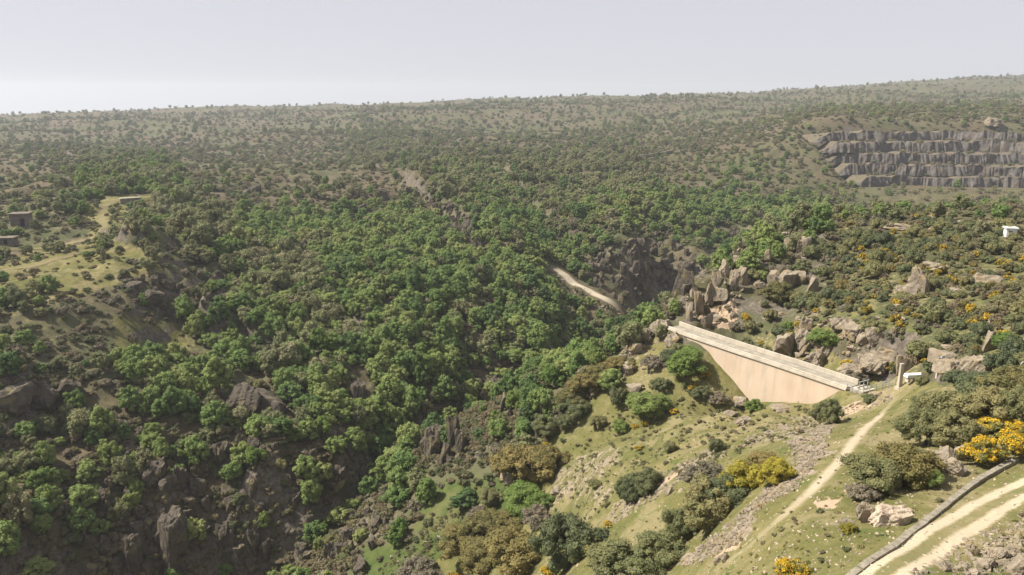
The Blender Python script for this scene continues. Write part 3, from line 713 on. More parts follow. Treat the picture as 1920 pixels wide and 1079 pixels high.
for k in ptsK: ptsK[k] = np.concatenate(ptsK[k])
# one pass of thinning across kinds for everything nearer than 560 m
allP = np.concatenate([np.concatenate([v, np.full((len(v), 1), i)], 1) for i, v in enumerate(ptsK.values())]); names = list(ptsK)
nearm = np.hypot(allP[:, 0], allP[:, 1]+AP) < 760
nr = allP[nearm]; nr = nr[thin(nr[:, :3], nr[:, 3], 0.60)]
allP = np.concatenate([nr, allP[~nearm]])
# keep off roads, the dam, the quarry and clearings
u_p, v_p, f_p = project(allP[:, :3])
bad = np.zeros(len(allP), bool)
for pix, rad in (([(285, 372), (235, 377), (200, 380), (190, 405), (200, 440)], 9), ([(-20, 478), (60, 468), (130, 455), (185, 447)], 6), ([(-20, 510), (60, 500), (110, 487), (160, 470)], 6), ([(1030, 500), (1065, 522), (1100, 545), (1140, 567), (1172, 588)], 12)):
    bad |= (seg_dist(u_p, v_p, pix)[0] < rad) & (allP[:, 1] < 420)
bad |= (seg_dist(allP[:, 0], allP[:, 1], [(p[0], p[1]) for p in dam_pts])[0] < 4.5)
for pl in ([(215, 600), (330, 610), (420, 670), (400, 690), (215, 660)], [(0, 520), (150, 485), (200, 500), (120, 545), (0, 560)], [(165, 385), (205, 380), (225, 450), (170, 455)],
           [(1300, 610), (1370, 556), (1388, 600), (1370, 628)], [(1690, 690), (1870, 660), (1860, 715), (1700, 712)], [(1015, 498), (1040, 494), (1180, 578), (1170, 615), (1100, 592), (1025, 535)], [(1435, 690), (1480, 640), (1560, 690), (1640, 690), (1640, 710)]):
    bad |= inpoly(u_p, v_p, pl) & (allP[:, 1] < 420) & (RNG.random(len(allP)) < 0.93)
bad |= (allP[:, 0] > QX0-10) & (allP[:, 1] > 556 - np.maximum(0, allP[:, 0]-330)*0.8) & (allP[:, 1] < 655)
bad |= (allP[:, 1] < 115) & (u_p < 1700) & (u_p > 750)
for pl, pr_ in (([(1095, 495), (1190, 450), (1310, 465), (1305, 550), (1230, 585), (1165, 585), (1110, 540)], .93), ([(790, 360), (830, 385), (870, 405), (920, 470), (900, 485), (850, 435), (800, 385)], .9), ([(250, 520), (430, 520), (430, 600), (300, 600)], .7),
                ([(180, 900), (420, 830), (560, 840), (740, 850), (760, 930), (690, 1079), (120, 1079)], .35), ([(770, 760), (890, 780), (890, 890), (780, 880)], .8), ([(890, 690), (980, 690), (980, 790), (895, 780)], .75), ([(430, 690), (560, 720), (560, 810), (420, 790)], .85), ([(655, 690), (705, 690), (705, 775), (655, 775)], .9),
                ([(885, 560), (945, 560), (945, 640), (885, 640)], .85), ([(1340, 400), (1440, 385), (1440, 460), (1350, 480)], .6), ([(280, 930), (360, 930), (360, 1050), (280, 1050)], .95), ([(0, 690), (130, 690), (130, 800), (0, 800)], .6), ([(1290, 470), (1420, 460), (1420, 560), (1380, 610), (1285, 605)], .8), ([(1430, 590), (1640, 590), (1640, 690), (1560, 700), (1450, 670)], .5)):
    bad |= inpoly(u_p, v_p, pl) & (allP[:, 1] < 420) & (RNG.random(len(allP)) < pr_)
allP = allP[~bad]
ptsK = {nm: allP[allP[:, 4] == i][:, :4] for i, nm in enumerate(names)}
print('scatter', {k: len(v) for k, v in ptsK.items()}, round(time.time()-T0, 1))

# landmarks that the labels point at (photo pixel, phrase)
LAND = [(690, 735, 'the thin grey pinnacle'), (840, 790, 'the twin rock pinnacles'), (480, 740, 'the brown rock dome'), (310, 980, 'the rounded rock face'),
        (270, 640, 'the yellow grass clearing'), (380, 570, 'the shaded rocky gully'), (910, 590, 'the brown mid-wood crag'), (930, 715, 'the dark lower-wood crag'),
        (870, 440, 'the long slanting dark cliff'), (1230, 500, 'the tall shaded cliff'), (1100, 545, 'the pale gravel road'), (200, 410, 'the grassy lane far left'), (60, 470, 'the terrace lanes far left'),
        (260, 345, 'the lime grove'), (480, 350, 'the small plateau crag'), (700, 265, 'the pale plateau copse'), (1080, 310, 'the copse under the retaining wall'), (1215, 295, 'the dark retaining wall'),
        (1590, 320, 'the stepped quarry'), (1400, 430, 'the brown crags'), (1340, 540, 'the pale crag beside the dam'), (1490, 445, 'the blocky granite tor'), (1540, 650, 'the granite outcrop'),
        (1890, 435, 'the small white hut'), (1855, 635, 'the upright pale slab'), (1700, 560, 'the mid-hill pointed rock'), (1800, 690, 'the pale bare rocks'), (60, 720, 'the left-edge rocks'), (90, 1000, 'the lower left corner'),
        (560, 900, 'the dark cliff foot'), (600, 480, 'the densest wood'), (1010, 640, 'the river-bend wood'), (1440, 330, 'the light green wood'), (1750, 400, 'the scrub below the quarry'), (830, 960, 'the green meadow'), (700, 590, 'the heart of the far wood')]
LU = np.array([(a, b) for a, b, c in LAND], float)
NUM = 'second third fourth fifth sixth seventh eighth ninth tenth eleventh twelfth thirteenth fourteenth fifteenth sixteenth seventeenth eighteenth nineteenth twentieth'.split()
ORD = ['nearest'] + [w_+' nearest' for w_ in NUM]
def make_labels(noun, U, V_, px):
    """noun + where it stands, told by the closest landmark; far-off look-alikes of one spot share a label"""
    d = np.hypot(U[:, None]-LU[:, 0], (V_[:, None]-LU[:, 1])*1.3); k = d.argmin(1); dist = d.min(1)
    du = U-LU[k, 0]; dv = V_-LU[k, 1]
    side = np.where(np.abs(du) > np.abs(dv)*1.2, np.where(du > 0, 'right of', 'left of'), np.where(dv > 0, 'below', 'above'))
    keys = {}
    cut = np.percentile(px, [33, 66]) if len(px) > 6 else (0, 1e9); size = np.where(px < cut[0], 'small ', np.where(px < cut[1], '', 'big '))
    for i in np.argsort(dist): keys.setdefault((k[i], side[i], size[i]), []).append(i)
    out = [None]*len(U)
    for (kk, sd, szw), L in keys.items():
        for r, i in enumerate(L):
            ph = LAND[kk][2]
            out[i] = szw + ('%s %s %s, %s' % (noun, sd, ph, ORD[r]) if r < len(ORD) else '%s farther out, %s %s' % (noun, sd, ph))
    return out
def plant(name, proto, p, w, label, cat, group, parts=True, rz=None, sz=1.0, sink=0.0):
    rz = random.uniform(0, 6.28) if rz is None else rz
    if parts:
        e = bpy.data.objects.new(name, None); COL.objects.link(e); e.empty_display_size = 0.3
        e.location = (p[0], p[1], p[2]-sink); e.rotation_euler = (0, 0, rz); e.scale = (w, w, w*sz)
        link('trunk' if cat == 'tree' else 'stem', proto['trunk'], e); link('crown' if cat == 'tree' else 'foliage', proto['crown'], e)
    else:
        e = link(name, proto['whole']); e.location = (p[0], p[1], p[2]-sink); e.rotation_euler = (0, 0, rz); e.scale = (w, w, w*sz)
    return tag(e, label, cat, group)
KINFO = {'green_tree': ('green_tree', 'leafy green tree', 'tree', 'green trees of the gorge woods', 'green_wood', 'distant green trees merging into the woods and plateau'),
         'lime_tree': ('lime_green_tree', 'lime green tree', 'tree', 'lime green trees in fresh leaf', 'lime_wood', 'distant lime green trees on the plateau'),
         'pale_tree': ('budding_tree', 'pale olive tree', 'tree', 'pale budding trees', 'pale_wood', 'distant pale grey green trees of the plateau'),
         'holm_oak': ('holm_oak_bush', 'rounded holm oak bush', 'bush', 'holm oak bushes on the slopes', 'evergreen_scrub', 'distant dark evergreen scrub dotting the plateau'),
         'golden_oak': ('golden_oak_bush', 'golden olive oak bush', 'bush', 'golden flushed oak bushes on the granite hill', 'golden_scrub', 'golden scrub'),
         'heath_shrub': ('heath_shrub', 'low brown heath shrub', 'shrub', 'brown heath shrubs', 'heath_scrub', 'brown heath covering the plateau and the far bank'),
         'broom_bush': ('broom_bush', 'yellow broom bush', 'bush', 'yellow brooms on the granite hill', 'broom_scrub', 'scattered yellow broom')}
for kind, arr in ptsK.items():
    nm, noun, cat, grp, snm, slab = KINFO[kind]; pr = PROTO[kind]
    U, V_, Fd = project(arr[:, :3]); vis = visible(arr[:, :3], arr[:, 3]*0.6) & (U > -10) & (U < 1930) & (V_ < 1090) & (V_ > 150)
    px = np.where(vis, arr[:, 3]/Fd*F, 0); order = np.argsort(-px)[:300]; order = order[px[order] > 4]
    labs = make_labels(noun, U[order], V_[order]-px[order]*0.3, px[order])
    for i, lb in zip(order, labs):
        q = pr[random.randrange(len(pr))]
        plant(nm, q, arr[i], arr[i, 3], lb, cat, grp, parts=(px[i] > 30 and cat == 'tree'), sz=random.uniform(0.75, 1.35), sink=0.1)
    rest = np.setdiff1d(np.arange(len(arr)), order)
    if len(rest): stuff(snm, [q['whole'] for q in pr], arr[rest, :3]-[0, 0, 0.1], arr[rest, 3], slab, zs=RNG.uniform(.7, 1.3, len(rest)))
# undergrowth between the trees
add_proto('undergrowth', 4, M_UNDER, rx=1.2, rz=0.6, zc=0.45, nclump=16, nleaf=26, leaf=0.24, crad=0.36, low=-0.2, open_=0.2, spiky=0.3, tk=(0.3, 0.04, 2))
Pu = np.concatenate([band(175, 480, 42000), band(185, 275, 9000)]); Pu = Pu[Pu[:, 1] > 92]; cu = cover(Pu); uu, vu, _f = project(Pu)
Pu = Pu[np.isin(cu, [ord(c) for c in 'GgcwmbpkolhqS']) & ~((Pu[:, 1] < 118) & (uu < 1700) & (uu > 740)) & (RNG.random(len(Pu)) < np.where(np.isin(cu, [ord('c'), ord('w'), ord('g')]), 1.0, np.where(np.isin(cu, [ord('b'), ord('m'), ord('q')]), 0.35, 0.5))) & ((uu < 1110) | (vu < 440) | (RNG.random(len(Pu)) < 0.35))]
Pu = Pu[seg_dist(Pu[:, 0], Pu[:, 1], [(a_[0], a_[1]) for a_ in dam_pts])[0] > 3.5]
_, _v, _ = project(Pu); _u, _, _ = project(Pu); okr = np.ones(len(Pu), bool)
for pix, rad in (([(285, 372), (235, 377), (200, 380), (190, 405), (200, 440)], 8), ([(-20, 478), (60, 468), (130, 455), (185, 447)], 5), ([(-20, 510), (60, 500), (110, 487), (160, 470)], 5), ([(1030, 500), (1065, 522), (1100, 545), (1140, 567), (1172, 588)], 9)): okr &= seg_dist(_u, _v, pix)[0] > rad
Pu = Pu[okr]
stuff('undergrowth', [q['whole'] for q in PROTO['undergrowth']], Pu, RNG.uniform(0.6, 2.0, len(Pu)), 'low brown and green undergrowth between the trees and rocks', zs=RNG.uniform(.7, 1.4, len(Pu)))
Pu = band(480, 1100, 12000); Pu = Pu[~((Pu[:, 0] > QX0-8) & (Pu[:, 1] > 548 - np.maximum(0, Pu[:, 0]-330)*0.8) & (Pu[:, 1] < 660))]
stuff('undergrowth', [q['whole'] for q in PROTO['undergrowth']], Pu, RNG.uniform(1.2, 3.4, len(Pu)), 'low brown undergrowth of the far plateau')
print('plants', round(time.time()-T0, 1))
# ------------------------------------------------------------------ built structures
t_ = mat('weathered_concrete'); _n = t_.noise(0.35, 5, 0.65); _s = t_.noise(1.0, 4, 0.6, t_.scale(t_.pos(), (0.9, 0.9, 0.12)))
_c = t_.cramp(t_.math('ADD', t_.math('MULTIPLY', _n, 0.5), t_.math('MULTIPLY', _s, 0.5)), [(0.32, (0.30, 0.265, 0.215)), (0.5, (0.42, 0.375, 0.31)), (0.7, (0.52, 0.47, 0.40))])
M_CONC = t_.finish(_c, 0.9, t_.bump(t_.noise(3, 4), 0.3, 0.05))
t_ = mat('rosy_dam_face'); _n = t_.noise(0.22, 5, 0.65); _s = t_.noise(1.0, 4, 0.6, t_.scale(t_.pos(), (0.5, 0.5, 0.07)))
_c = t_.cramp(t_.math('ADD', t_.math('MULTIPLY', _n, 0.5), t_.math('MULTIPLY', _s, 0.5)), [(0.30, (0.42, 0.325, 0.245)), (0.5, (0.49, 0.385, 0.295)), (0.7, (0.53, 0.435, 0.345))])
_c = t_.mix(t_.math('MULTIPLY', t_.ramp(t_.noise(1.0, 5, 0.7, t_.scale(t_.pos(), (1.2, 1.2, 0.1))), 0.52, 0.66), 0.6), _c, (0.36, 0.31, 0.25))
M_FACE = t_.finish(_c, 0.9, t_.bump(t_.noise(2, 4), 0.25, 0.05))
t_ = mat('walkway_concrete'); M_DECK = t_.finish(t_.cramp(t_.noise(0.7, 5, 0.7), [(0.3, (0.19, 0.17, 0.14)), (0.7, (0.34, 0.31, 0.26))]), 0.9)
t_ = mat('dark_concrete'); M_CONC_DARK = t_.finish(t_.cramp(t_.noise(0.8, 5, 0.7), [(0.3, (0.12, 0.105, 0.085)), (0.7, (0.25, 0.22, 0.18))]), 0.9)  # darker concrete tone for the crest strip and the far walls
t_ = mat('old_kerb_concrete'); M_KERB = t_.finish(t_.cramp(t_.noise(2.2, 6, 0.75), [(0.3, (0.13, 0.115, 0.09)), (0.5, (0.23, 0.205, 0.16)), (0.7, (0.33, 0.30, 0.24))]), 0.95, t_.bump(t_.noise(9, 4), 0.6, 0.05))
t_ = mat('white_plaster'); M_WHITE = t_.finish(t_.cramp(t_.noise(1.5, 4), [(0.3, (0.62, 0.61, 0.58)), (0.7, (0.80, 0.79, 0.77))]), 0.8)
t_ = mat('galvanised_metal'); M_METAL = t_.finish(t_.cramp(t_.noise(4, 2), [(0.3, (0.20, 0.21, 0.22)), (0.7, (0.34, 0.36, 0.38))]), 0.5, spec=0.5)
t_ = mat('dark_opening'); M_DARK = t_.finish((0.03, 0.03, 0.035), 0.9)
t_ = mat('rubble_masonry'); M_STONE = t_.finish(t_.cramp(t_.noise(1.5, 6, 0.75), [(0.3, (0.09, 0.075, 0.06)), (0.7, (0.23, 0.20, 0.165))]), 0.95, t_.bump(t_.noise(3, 4), 0.8, 0.15))

def box(c, s, rz=0.0, taper=1.0, bev=0.0):
    x, y, z = np.array(s)/2.0; t = taper
    V = np.array([(-x, -y, -z), (x, -y, -z), (x, y, -z), (-x, y, -z), (-x*t, -y*t, z), (x*t, -y*t, z), (x*t, y*t, z), (-x*t, y*t, z)])
    ca, sa = math.cos(rz), math.sin(rz); V = np.stack([V[:, 0]*ca-V[:, 1]*sa, V[:, 0]*sa+V[:, 1]*ca, V[:, 2]], 1) + np.array(c)
    return V, [(3, 2, 1, 0), (4, 5, 6, 7), (0, 1, 5, 4), (1, 2, 6, 5), (2, 3, 7, 6), (3, 0, 4, 7)]
def boxes(name, L, m, parent=None):
    V, Fc = [], []; n = 0
    for v, f in L: V.append(v); Fc += [tuple(i+n for i in q) for q in f]; n += len(v)
    return link(name, mesh_np(name, np.concatenate(V), Fc, [m]), parent)
def empty(name, loc=(0, 0, 0), rz=0):
    e = bpy.data.objects.new(name, None); COL.objects.link(e); e.location = loc; e.rotation_euler = (0, 0, rz); return e
def sweep(name, C, Nn, prof, m, parent, tz=0.0, rough=0.0):
    """closed profile [(offset, height)] carried along a plan line, with end caps"""
    n = len(C); k = len(prof); V = np.zeros((n, k, 3))
    for i, (d, z) in enumerate(prof):
        V[:, i, 0] = C[:, 0]+Nn[:, 0]*d; V[:, i, 1] = C[:, 1]+Nn[:, 1]*d; V[:, i, 2] = tz+z
    if rough: V[:, :, 2] += RNG.normal(0, rough, (n, 1))
    Fc = []
    for a in range(n-1):
        for b in range(k):
            c = (b+1) % k; Fc.append((a*k+b, a*k+c, (a+1)*k+c, (a+1)*k+b))
    Fc.append(tuple(range(k))[::-1]); Fc.append(tuple((n-1)*k+i for i in range(k)))
    return link(name, mesh_np(name, V.reshape(-1, 3), Fc, [m]), parent)
# --- the dam
C = polyline(np.array(dam_pts), 0.5); tg = np.gradient(C, axis=0); tg /= np.linalg.norm(tg, axis=1, keepdims=True); Nn = np.stack([-tg[:, 1], tg[:, 0]], 1)
if Nn[0][0] > 0: Nn = -Nn
dam = tag(empty('dam', (0, 0, 0)), 'pale concrete dam wall with rosy downstream face and walkway along its crest', 'dam')
sweep('downstream_face', C, Nn, [(0.40, -1.05), (3.0, -1.05), (3.0, -2.0), (3.9, -22), (0.40, -22)], M_FACE, dam, crest_z)
sweep('upstream_face', C, Nn, [(0.0, -1.1), (0.397, -1.1), (0.397, -20), (-0.6, -20)], M_CONC, dam, crest_z)
sweep('crest_walkway', C, Nn, [(0.403, -1.02), (2.597, -1.02), (2.597, -1.047), (0.403, -1.047)], M_DECK, dam, crest_z)
sweep('upper_band', C, Nn, [(3.003, -1.049), (3.22, -1.049), (3.25, -1.38), (3.03, -1.5)], M_CONC, dam, crest_z)
sweep('gutter', C, Nn, [(2.15, -0.97), (2.597, -0.97), (2.597, -1.018), (2.15, -1.018)], M_CONC_DARK, dam, crest_z)
for a in range(0, len(C)-3, 6):
    s = slice(a, min(a+7, len(C))); e1 = C[s].copy(); e1[-1] -= (C[s][-1]-C[s][-2])*0.06
    sweep('parapet_panel', e1, Nn[s], [(0.0, -0.2), (0.34, -0.2), (0.34, -1.019), (0.0, -1.019)], M_CONC, dam, crest_z + random.uniform(-.015, .015))
    sweep('downstream_parapet_panel', e1, Nn[s], [(2.6, -0.80), (3.0, -0.80), (3.0, -1.045), (2.6, -1.045)], M_CONC, dam, crest_z + random.uniform(-.012, .012))
# --- gate and railing at the near end of the dam
end = C[0]; zdeck = crest_z-1.0
def P_at(u, v): return hit(float(u), float(v))
rail = tag(empty('metal_railing', (0, 0, 0)), 'grey metal railing and gate closing the near end of the dam', 'railing')
a0 = C[0]+Nn[0]*2.9; b0 = P_at(1678, 726)[:2]; a0 = np.array([a0[0], a0[1]])
npost = 9
for k in range(npost):
    p = a0+(b0-a0)*k/(npost-1); zg = max(float(hgt(*p)), zdeck-0.6 if k < 4 else -1e9)
    boxes('post', [box((p[0], p[1], zg+0.55), (0.07, 0.07, 1.3))], M_METAL, rail)
    if k < npost-1:
        q = a0+(b0-a0)*(k+1)/(npost-1); zq = max(float(hgt(*q)), zdeck-0.6 if k+1 < 4 else -1e9)
        for hh in (0.45, 0.8, 1.15):
            v, t = tube([(p[0], p[1], zg+hh), (q[0], q[1], zq+hh)], [0.028, 0.028], 5); link('rail', mesh_np('rail', v, t, [M_METAL]), rail)
gate = tag(empty('valve_frame', (0, 0, 0)), 'low dark metal valve frame standing on the dam end beside the railing', 'valve')
g0 = C[0]+Nn[0]*1.2 - tg[0]*1.6
zgt = max(zdeck, float(hgt(*g0)))
boxes('plinth', [box((g0[0], g0[1], zgt-0.5), (3.2, 2.2, 1.2), 0.5)], M_CONC, gate)
for k in (-1, 0, 1): boxes('upright', [box((g0[0]+k*0.9*math.cos(.5), g0[1]+k*0.9*math.sin(.5), zgt+0.65), (0.12, 0.12, 1.1), .5)], M_METAL, gate)
boxes('beam', [box((g0[0], g0[1], zgt+1.26), (2.3, 0.16, 0.12), .5)], M_METAL, gate); boxes('lower_beam', [box((g0[0], g0[1], zgt+0.5), (2.9, 0.10, 0.10), .5)], M_DARK, gate)
# --- concrete posts, white block
p = P_at(1686, 727)
post = tag(empty('concrete_post', p), 'tall tapering concrete post beside the railing at the dam end', 'post')
boxes('shaft', [box((0, 0, 1.5), (0.62, 0.42, 3.6), 0.3, 0.72)], M_CONC, post); boxes('cap', [box((0, 0, 3.42), (0.50, 0.36, 0.22), 0.3)], M_CONC, post)
boxes('footing', [box((0, 0, -0.1), (0.9, 0.8, 0.5), 0.3)], M_CONC, post)
p = P_at(1757, 706)
post = tag(empty('lamp_post', p), 'slim grey post with a lamp head above the bare pale rocks', 'post')
boxes('shaft', [box((0, 0, 1.0), (0.34, 0.26, 2.9), 0.2, 0.8)], M_CONC, post); boxes('arm', [box((0.15, 0, 2.52), (0.7, 0.10, 0.10), 0.2)], M_METAL, post)
boxes('lamp_head', [box((0.45, 0.05, 2.66), (0.5, 0.3, 0.22), 0.2, 0.7)], M_METAL, post)
p = P_at(1716, 712)
wb = tag(empty('white_slab', p, 0.12), 'long low white slab on short piers beside the concrete post', 'slab')
boxes('slab', [box((0, 0, 0.62), (3.0, 0.9, 0.40), 0, 0.94)], M_WHITE, wb)
for k in (-1, 0, 1): boxes('pier', [box((k*1.1, 0, 0.05), (0.35, 0.7, 0.72))], M_CONC, wb)
p = P_at(1917, 702)
sg = tag(empty('white_bracket', p), 'small white metal hoop at the right edge above the oak thicket', 'hoop')
for k in (-0.35, 0.35):
    v, t = tube([(k, 0, -0.3), (k, 0, 1.2)], [0.04, 0.04], 6); link('leg', mesh_np('leg', v, t, [M_WHITE]), sg)
v, t = tube([(-0.35, 0, 1.2), (-0.2, 0, 1.42), (0.2, 0, 1.42), (0.35, 0, 1.2)], [0.04]*4, 6); link('hoop_bar', mesh_np('bar', v, t, [M_WHITE]), sg)
# --- huts
p = P_at(1893, 444); d = np.linalg.norm(p-[0, 0, CAM_Z]); w = 15*d/F
hut = tag(empty('white_hut', p, -0.25), 'small white hut with a flat roof among the bushes', 'hut')
boxes('wall', [box((0, 0, w*0.25), (w, w, w*1.3))], M_WHITE, hut); boxes('roof', [box((0, 0, w*0.96), (w*1.22, w*1.22, w*0.12))], M_WHITE, hut)
boxes('doorway', [box((-w*0.1, -w*0.5, w*0.35), (w*0.32, 0.06, w*0.62))], M_DARK, hut)
p = P_at(42, 424); d = np.linalg.norm(p-[0, 0, CAM_Z]); w = 27*d/F
hut = tag(empty('stone_hut', p, 0.2), 'ruined grey stone hut with a flat slab roof at the far left', 'hut')
boxes('wall', [box((0, 0, w*0.22), (w, w*0.7, w*0.95))], M_STONE, hut); boxes('roof', [box((0, 0, w*0.74), (w*1.12, w*0.84, w*0.09))], M_STONE, hut); boxes('doorway', [box((w*0.15, -w*0.35, w*0.25), (w*0.25, 0.1, w*0.45))], M_DARK, hut)
p = P_at(8, 456); d = np.linalg.norm(p-[0, 0, CAM_Z])
hut = tag(empty('stone_shed', p, 0.1), 'low grey stone shed cut by the left edge', 'shed')
boxes('wall', [box((0, 0, 0.5), (7, 3.5, 2.6))], M_STONE, hut); boxes('roof', [box((0, 0, 1.9), (7.6, 4.2, 0.22))], M_STONE, hut)
boxes('doorway', [box((1.3, -1.75, 0.7), (1.1, 0.1, 1.5))], M_DARK, hut)
# --- retaining walls on the far side
def wall_line(name, pix, top, thick, m, label, capm=None, rise=0.3):
    w = hit(np.array([q[0] for q in pix], float), np.array([q[1] for q in pix], float)); c = polyline(w, 2.0); zt = np.interp(np.linspace(0, 1, len(c)), np.linspace(0, 1, len(w)), w[:, 2])+top
    e = tag(empty(name, (0, 0, 0)), label, 'wall')
    tgt = np.gradient(c, axis=0); tgt /= np.linalg.norm(tgt, axis=1, keepdims=True); nn_ = np.stack([-tgt[:, 1], tgt[:, 0]], 1)
    for nm, (d0, d1, h0, h1), mm in (('masonry', (-thick/2, thick/2, -top-3, 0), m), ('coping', (-thick/2-.2, thick/2+.2, 0.003, rise), capm or m)):
        V = []; Fc = []
        for i in range(len(c)):
            for dq, hq in ((d0, h0), (d1, h0), (d1, h1), (d0, h1)): V.append((c[i, 0]+nn_[i, 0]*dq, c[i, 1]+nn_[i, 1]*dq, zt[i]+hq))
            if i:
                a = (i-1)*4
                for b in range(4): q2 = (b+1) % 4; Fc.append((a+b, a+q2, a+4+q2, a+4+b))
        Fc.append((0, 1, 2, 3)); n_ = len(V)-4; Fc.append((n_+3, n_+2, n_+1, n_)); link(nm, mesh_np(nm, np.array(V), Fc, [mm]), e)
    return e
wall_line('retaining_wall', [(1165, 303), (1195, 299), (1230, 294), (1262, 288)], 2.6, 1.2, M_CONC_DARK, 'long dark retaining wall across the middle plateau', M_STONE)
wall_line('culvert_wall', [(225, 381), (250, 379), (272, 378)], 1.6, 1.4, M_CONC_DARK, 'short dark culvert wall where the grassy lane crosses', M_CONC)
# --- poles on the plateau
for (u, v, hpx, lb) in ((784, 277, 24, 'pale utility pole standing in the plateau copse'), (1208, 326, 18, 'pale utility pole below the dark retaining wall'), (335, 208, 9, 'tiny pole on the left skyline')):
    p = P_at(u, v); d = np.linalg.norm(p-[0, 0, CAM_Z]); hh = hpx*d/F
    e = tag(empty('utility_pole', p), lb, 'pole')
    boxes('pole', [box((0, 0, hh/2-0.3), (hh*0.06, hh*0.06, hh+0.6), 0.3, 0.6)], M_CONC, e); boxes('crossarm', [box((0, 0, hh*0.92), (hh*0.26, hh*0.03, hh*0.03), 0.3)], M_METAL, e)
# --- the low kerb wall along the track
KW = [(1560, 1115), (1610, 1077), (1682, 1026), (1715, 998), (1778, 947), (1812, 919), (1845, 892), (1876, 878), (1907, 866)]
w = hit(np.array([q[0] for q in KW], float), np.array([q[1] for q in KW], float)); c = polyline(w, 1.3)
kw = tag(empty('kerb_wall', (0, 0, 0)), 'long low kerb of worn concrete blocks edging the dirt track', 'kerb')
for a, b in zip(c[:-1], c[1:]):
    m_ = (a+b)/2; dv = b-a; L_ = np.linalg.norm(dv); zz = float(np.mean([hgt(m_[0]+dx_, m_[1]+dy_) for dx_ in (-1.2, 0, 1.2) for dy_ in (-1.2, 0, 1.2)])); sl_ = math.atan2(float(hgt(*b))-float(hgt(*a)), L_)
    o = boxes('coping_block', [box((0, 0, 0.04), (L_*0.985, random.uniform(.40, .43), 0.55), 0, 0.97)], M_KERB, kw)
    o.location = (m_[0]+random.gauss(0, .008), m_[1]+random.gauss(0, .008), zz+random.gauss(0, .008)); o.rotation_euler = (random.gauss(0, .02), -sl_, math.atan2(dv[1], dv[0])+random.gauss(0, .006))
print('structures', round(time.time()-T0, 1))

# ------------------------------------------------------------------ the quarry
quarry = tag(empty('quarry', (0, 0, 0)), 'grey stepped quarry wall cut in the plateau at upper right', 'quarry')
NBQ = 5; zq = [35.5, 42.5, 50.0, 57.5, 65.0, 71.5]
def qline(s, bench):                   # plan line of a bench, s in 0..1 from left to right
    x = QX0 - 4 + bench*(-2.6)*(1-s)**2 + s*(QX1-QX0) + 0*s
    y = 566 + bench*13 + 6*np.sin(s*9+bench) - np.maximum(0, s-0.42)**1.35*165 - 3*np.sin(s*23+bench*2)
    return x, y
ns = 260; s = np.linspace(0, 1, ns); nv_ = 9
for b in range(NBQ):
    z0, z1 = zq[b], zq[b+1]
    x, y = qline(s, b); dx, dy = np.gradient(x), np.gradient(y); ln = np.hypot(dx, dy); nx, ny = dy/ln, -dx/ln
    cm = np.cumsum(ln); t = np.linspace(0, 1, nv_)[None, :]; S_ = np.repeat(cm[:, None], nv_, 1)
    und = 1.2*fbm(S_/18, np.full_like(S_, b*5.0), 81, 2)
    col_ = np.abs(vnoise(S_/2.0, np.full_like(S_, b*3.3)+t*0.15, 83))*3.6 + fbm(S_/6, t*0.8+b*7, 85, 3)*2.4 + np.abs(vnoise(S_/1.3, t*0.5+b, 88))*1.6
    back = t**1.2*1.6
    off = und*2 + col_ - back
    if b == NBQ-1: pass
    zz = z0 + (z1-z0)*t + (t > 0.9)*fbm(S_/6, np.full_like(S_, b), 87, 2)*2.6
    fade = np.minimum(1, s/0.05)[:, None]
    V = np.stack([x[:, None]+nx[:, None]*off, y[:, None]+ny[:, None]*off, zz*fade + (1-fade)*(z0-1)], -1).reshape(-1, 3)
    idx = np.arange(ns*nv_).reshape(ns, nv_); q = np.stack([idx[:-1, :-1], idx[1:, :-1], idx[1:, 1:], idx[:-1, 1:]], -1).reshape(-1, 4)
    link('rock_face', mesh_np('rock_face', V, q, [M_QUARRY]), quarry)
    # ledge to the next bench
    x2, y2 = qline(s, b+1); k = np.linspace(0, 1, 6)[None, :]
    topx = V.reshape(ns, nv_, 3)[:, -1, 0][:, None]; topy = V.reshape(ns, nv_, 3)[:, -1, 1][:, None]; topz = V.reshape(ns, nv_, 3)[:, -1, 2][:, None]
    ex = x2[:, None] if b < NBQ-1 else x[:, None]-nx[:, None]*40; ey = y2[:, None]+4 if b < NBQ-1 else y[:, None]-ny[:, None]*40
    lx = topx*(1-k)+ex*k; ly = topy*(1-k)+ey*k
    if b < NBQ-1: lz = topz*(1-k)+(zz[:, -1:]*0+z1*fade[:, :1]+(1-fade[:, :1])*(z0-1))*k + fbm(lx/5, ly/5, 91, 2)*0.8*np.sin(k*3.14)
    else: lz = topz*(1-k)+np.maximum(hgt(lx, ly)+0.4, topz-4)*k
    V2 = np.stack([lx, ly, lz], -1).reshape(-1, 3); idx = np.arange(ns*6).reshape(ns, 6); q = np.stack([idx[:-1, :-1], idx[1:, :-1], idx[1:, 1:], idx[:-1, 1:]], -1).reshape(-1, 4)
    link('ledge', mesh_np('ledge', V2, q, [M_LEDGE], smooth=True), quarry)
    # scrub on the ledges
    nsh = 60; ii = RNG.integers(8, ns-4, nsh)
    for i_ in ii:
        kk = RNG.integers(1, 4); pt = V2.reshape(ns, 6, 3)[i_, kk]
        q_ = PROTO['heath_shrub'][random.randrange(5)]
        ptsl = globals().setdefault('LEDGE_SCRUB', []); ptsl.append((*pt, random.uniform(1.4, 3.2)))
LEDGE_SCRUB = np.array(LEDGE_SCRUB)
stuff('ledge_scrub', [q['whole'] for q in PROTO['heath_shrub']+PROTO['holm_oak'][:2]], LEDGE_SCRUB[:, :3], LEDGE_SCRUB[:, 3], 'thin brown scrub growing on the quarry ledges')
print('quarry', round(time.time()-T0, 1))

